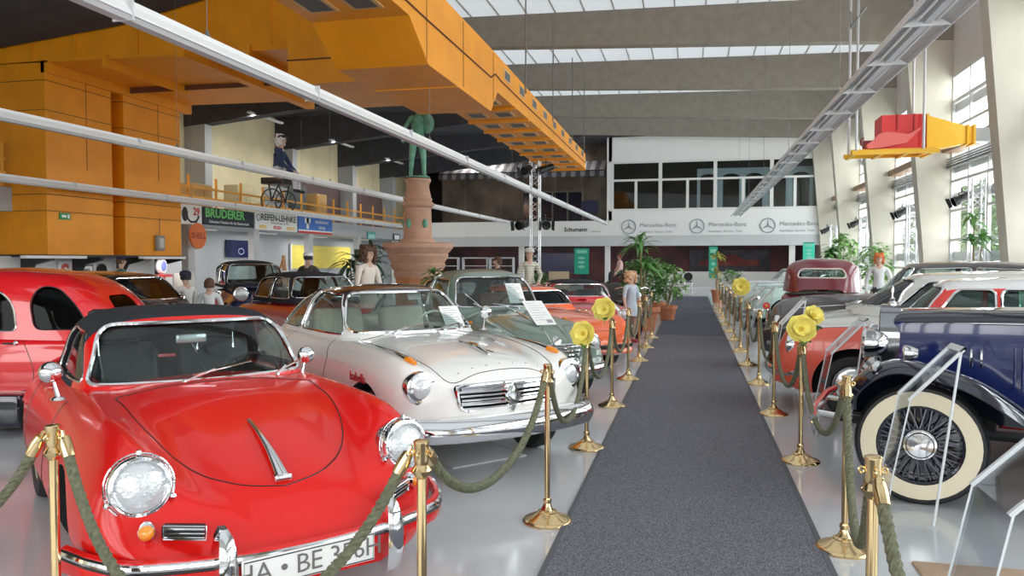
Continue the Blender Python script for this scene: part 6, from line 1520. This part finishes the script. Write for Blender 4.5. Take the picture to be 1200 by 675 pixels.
for s in (-1,1):
    b=MB(); q=pos3(bvv,-.46,s*1,.84); b.lathe([(.022,0),(.024,.015),(.014,.03),(0,.03)],12,(-.47,q.y,.84),(0,s,0)); b.tube([(-.47,q.y+s*.03,.84),(-.36,q.y+s*.03,.838)],.009,6); b.build('door_handle',CHROME,vw)
    b=MB(); b.rbox(-.66,.95,min(s*.55,s*.96),max(s*.55,s*.96),.10,.40,.05); b.build('running_board',BLK,vw)
    b=MB(); rows=[]
    for k in range(15):
        a=R(-10+195*k/14); rows.append([(-1.05+.42*cos(a)*(1-.05*abs(u)),s*(.60+.20*sin(PI*u*.5)),.31+.47*sin(a)*(1-.10*u*u)-.02) for u in (0,.35,.65,.85,1.0)])
    b.sheet(rows); me=modmesh(b.mesh('f',[RED4]),[('SOLIDIFY',{'thickness':.012,'offset':0},None)]); objm('rear_wing',me,vw)
stdfront(vw,bvv,1.60,.48,.72,.08,1.85,.42,.66,gr=False); seats(vw,-.15,.50,BLACK,yo=.28)
# ---------------------------------------------------------------- second row on the left
BRN=paintm('dark_brown_lacquer',(.035,.022,.02),.25)
T=tabs(2.2,.82,1.0,.98,.5,.72)
db,bvd_=make_car('dark_brown_saloon','dark brown saloon with a brown roof behind the red cabriolet','car',(-8.0,9.3),0,
 dict(paint=BRN,T=T,nx=56,wheels=[(1.4,.66,.32,.16,.38),(-1.3,.66,.32,.16,.37)],cockpit=(-1.3,.4,.56,.45),glass=glassmat('smoky_glass',(.45,.48,.5),.08),
 dome=dtab(-1.9,1.0,1.03,1.46,.70,.6,.8,.78,mats=[BRN])))
stdfront(db,bvd_,2.05,.62,.70,.09,2.3,.42,.78)
OXB=paintm('oxford_blue_lacquer',(.015,.025,.09),.2)
T=tabs(1.9,.74,1.08,1.0,.5,.90,crest=-.22,yfr=.82)
nb_,bvn=make_car('navy_vintage_car','dark blue vintage car with big headlamps in the second row','car',(-9.5,15.2),-50,
 dict(paint=OXB,T=T,nx=56,wheels=[(1.3,.66,.36,.15,.41),(-1.2,.66,.36,.15,.41)],cockpit=(-1.3,.5,.5,.45),wstyle='wire',
 dome=dtab(-1.6,.85,1.08,1.62,.62,.25,.35,.88,mats=[FAB])))
stdfront(nb_,bvn,1.90,.42,.95,.13,2.12,.42,.72,gz=(.5,.95),gw=.22,nb=8)
T=tabs(2.0,.80,.93,.88,.4,.66)
r2,bvr2=make_car('red_convertible','red convertible with a raised dark top behind the white coupe','car',(-6.4,12.2),-38,
 dict(paint=RED3,T=T,nx=56,wheels=[(1.3,.66,.31,.16,.37),(-1.2,.66,.31,.16,.36)],cockpit=(-1.1,.4,.54,.45),
 dome=dtab(-1.5,.75,.95,1.42,.68,.45,.6,.80,mats=[FAB])))
stdfront(r2,bvr2,1.88,.60,.66,.09,2.12,.40,.76); seats(r2,-.3,.45,BLACK)

# ---------------------------------------------------------------- stall under the orange duct
struct(MB().box(-16.2,-16.05,13.2,21.0,0,1.72).build('wall_stall',mat('stall_white',(.66,.67,.68),.6),smooth=False))
def onwall(name,label,cat,y0,y1,z0,z1,x=-16.03):
    return thing(name,label,cat,(x,(y0+y1)/2,(z0+z1)/2)),(y1-y0)/2,(z1-z0)/2
t,w_,h_=onwall('framed_picture','small framed grey picture under the orange duct','picture',17.3,17.95,1.05,1.50); MB().box(0,.03,-w_,w_,-h_,h_).build('frame',BLACK,t,smooth=False); MB().box(.03,.034,-w_*.88,w_*.88,-h_*.85,h_*.85).build('mount',WHITE,t,smooth=False); MB().box(.034,.037,-w_*.6,w_*.6,-h_*.5,h_*.5).build('picture_print',mat('print_dark',(.15,.17,.18),.6,noise=.5),t,smooth=False)
t,w_,h_=onwall('wall_poster','white poster with a large red letter S under the orange duct','poster',16.75,17.2,.95,1.60); MB().box(0,.02,-w_,w_,-h_,h_).build('poster_panel',WHITE,t,smooth=False); txt(t,'S',.62,0,0,mat('letter_salmon',(.72,.16,.12),.5),bold=.02)
t,w_,h_=onwall('black_arch_board','black round-topped board beside the framed picture','board',18.1,18.45,1.0,1.50); b=MB(); b.prism([(-w_,-h_)]+[(w_*-cos(PI*k/10),h_*.4+w_*sin(PI*k/10)) for k in range(11)]+[(w_,-h_)],0,.04,'x'); b.build('board_panel',BLACK,t,smooth=False)
def pump(loc,label,m,globe=False,h=1.3):
    t=thing('petrol_pump',label,'pump',loc,R(10)); b=MB(); b.rbox(-.22,.22,-.26,.26,0,h,.04); b.build('cabinet',m,t); b=MB(); b.box(.22,.235,-.18,.18,h-.35,h-.08); b.build('dial_face',WHITE if m!=WHITE else BLACK,t,smooth=False)
    b=MB(); b.box(.22,.232,-.19,.19,.2,h-.45); b.build('front_panel',m,t,smooth=False); b=MB(); b.tube([(0,.28,h*.7),(.05,.38,h*.4),(.02,.34,.2),(0,.28,.5)],.018,6); b.build('hose',RUBBER,t)
    if globe:
        b=MB(); b.lathe([(0,-.08),(.20,-.07),(.24,0),(.20,.07),(0,.08)],24,(0,0,h+.24),(1,0,0)); g=b.build('globe',WHITE,t); b=MB(); b.lathe([(.15,.072),(.15,.085),(.09,.09),(.09,.085)],24,(0,0,h+.24),(1,0,0)); b.build('globe_ring',mat('globe_blue',(.12,.15,.45),.4),g)
pump((-14.9,17.9,0),'white petrol pump behind the green shirt mannequin',WHITE)
pump((-14.9,19.3,0),'dark red petrol pump with a round white globe on top',mat('pump_red',(.42,.03,.04),.3),True,1.22)
pump((-14.8,20.2,0),'second white petrol pump right of the globe pump',mat('pump_cream',(.75,.74,.70),.3),h=1.25)
# displays below the left gallery
t,w_,h_=onwall('wall_screen','dark blue screen on the wall below the left gallery','screen',27.2,29.0,1.75,2.45,-18.05); MB().box(0,.06,-w_,w_,-h_,h_).build('screen_panel',mat('screen_navy',(.01,.012,.06),.15),t,smooth=False); b=MB(); b.tube([(.065,.1+.2*cos(a),-.1+.12*sin(a)) for a in [2*PI*k/12 for k in range(12)]],.02,4,closed=True); b.build('screen_drawing',SILV,t)
t,w_,h_=onwall('yellow_board','large yellow notice board behind the leather-jacket rider','board',32.3,38.6,1.25,2.35,-18.05); MB().box(0,.05,-w_,w_,-h_,h_).build('board_panel',mat('board_yellow',(.66,.55,.10),.6,noise=.08),t,smooth=False); MB().box(.0,.07,-w_-.08,-w_,-h_-.05,h_+.05).build('board_edge',WHITE,t,smooth=False)
t=thing('wooden_easel','orange-brown wooden easel left of the rider','easel',(-10.6,18.6,0),R(20)); b=MB()
for y in (-.3,.3): b.tube([(.1,y,0),(0,y*.3,1.75)],.03,4)
b.tube([(-.5,0,0),(0,0,1.7)],.03,4); b.box(-.02,.06,-.35,.35,.7,.76); b.build('easel_frame',mat('easel_wood',(.48,.24,.10),.6),t); b=MB(); b.box(.03,.05,-.4,.4,.78,1.35); b.build('board',WHITE,t,smooth=False)
# shelves and cabinets along the far left below the gallery
for i,(x,w_,n) in enumerate(((-14.2,1.5,3),(-12.4,1.5,3),(-10.8,1.4,3))):
    t=thing('display_cabinet','%s of the three pale glass cabinets under the far gallery'%('leftmost','middle','rightmost')[i],'cabinet',(x,43.5,0)); b=MB(); b.box(-w_/2,w_/2,0,.4,0,.9); b.box(-w_/2,w_/2,0,.4,1.75,1.82)
    for s in (-1,1): b.box(s*w_/2-.03,s*w_/2+.03,0,.4,.9,1.8)
    b.build('cabinet_body',mat('cabinet_grey',(.55,.57,.60),.5),t,smooth=False)
    for k in range(n): b=MB(); b.box(-w_/2+.05+k*w_/n,-w_/2+(k+1)*w_/n-.05,-.02,0,.1,.85); b.build('cabinet_door',mat('cabinet_door',(.42,.44,.48),.4),t,smooth=False)
    b=MB(); b.box(-w_/2+.05,w_/2-.05,.05,.35,1.3,1.33); b.build('shelf',WHITE,t,smooth=False)
t=thing('dark_screen','large dark blue display screen in the far left background','screen',(-7.6,44.3,.9)); MB().box(-.95,.95,0,.1,0,1.15).build('screen_panel',mat('screen_navy',(.01,.012,.06)),t,smooth=False); MB().box(-.1,.1,.02,.08,-.9,0).build('screen_foot',BLACK,t,smooth=False)
t=thing('wooden_crate','tall light wooden board leaning behind the red coupe','board',(-5.6,33,0),R(-70)); MB().box(-.03,.03,-.45,.45,0,1.15).build('board_panel',mat('board_wood',(.42,.32,.2),.6),t,smooth=False); MB().box(-.4,-.3,-.03,.03,0,1.1).build('board_strut',mat('board_wood',(.42,.32,.2)),t,smooth=False)
t=thing('office_chair','dark chair at the far end of the carpet','chair',(-.15,44.0,0),R(-90)); b=MB(); b.rbox(-.22,.22,-.24,.24,.42,.48,.04); b.build('seat',BLACK,t); b=MB(); b.M=trl(-.22,0,.72)@rot('Y',80); b.lathe([(0,0),(.24,.0),(.24,.05),(0,.05)],20); b.build('backrest',BLACK,t)
for a,c in ((1,1),(1,-1),(-1,1),(-1,-1)): b=MB(); b.tube([(a*.2,c*.2,.43),(a*.22,c*.23,0)],.015); b.build('leg',CHROME,t)
MURAL=mat('mural_red',(.25,.05,.05),.6,noise=.5,scale=1)
t=thing('wall_painting','long dark painting with a red car shape under the far gallery','painting',(2.5,YF+7.9,1.6)); MB().box(-2.6,2.6,0,.05,-.75,.75).build('painting_panel',mat('mural_dark2',(.06,.055,.08),.5,noise=.5,scale=1),t,smooth=False)
b=MB(); b.prism(cr([(-2,-.3),(-1.9,0),(-1.2,.1),(-.6,.4),(.4,.42),(1.0,.1),(1.8,.05),(2,-.3)],5),-.02,0,'y'); b.build('painted_car',MURAL,t,smooth=False)
# potted items on the gallery: chairs and boards behind the orange railing
for i,(y,m) in enumerate(((24.2,mat('crate_wood',(.42,.26,.10),.7)),(26.8,mat('crate_pale',(.55,.48,.30),.7)),(29.6,mat('cab_grey',(.30,.32,.33),.6)),(31.2,mat('cab_dark',(.10,.12,.13),.5)),(33.2,mat('crate_wood',(.42,.26,.10)))))   :
    t=thing('gallery_cupboard','%s cupboard behind the orange railing of the left gallery'%('brown first','pale second','grey third','dark glazed fourth','brown last')[i],'cupboard',(-17.2,y,3.38)); b=MB(); b.rbox(-.3,.3,-.5,.5,0,.95+.2*(i%2)+.4*(i>1),.03); b.build('cupboard_body',m,t)
    for s in (-1,1): b=MB(); b.box(.3,.32,s*.25-.2,s*.25+.2,.08,.85); b.build('cupboard_door',m,t,smooth=False)
t=thing('table','pale side table in the gallery glazed office','table',(5.6,YF+2,3.45)); b=MB(); b.rbox(-.6,.6,-.3,.3,1.15,1.2,.03); b.build('tabletop',mat('crate_wood',(.42,.26,.10)),t)
for a,c in ((1,1),(1,-1),(-1,1),(-1,-1)): b=MB(); b.tube([(a*.5,c*.22,1.15),(a*.5,c*.22,0)],.03); b.build('leg',mat('crate_wood',(.42,.26,.10)),t)
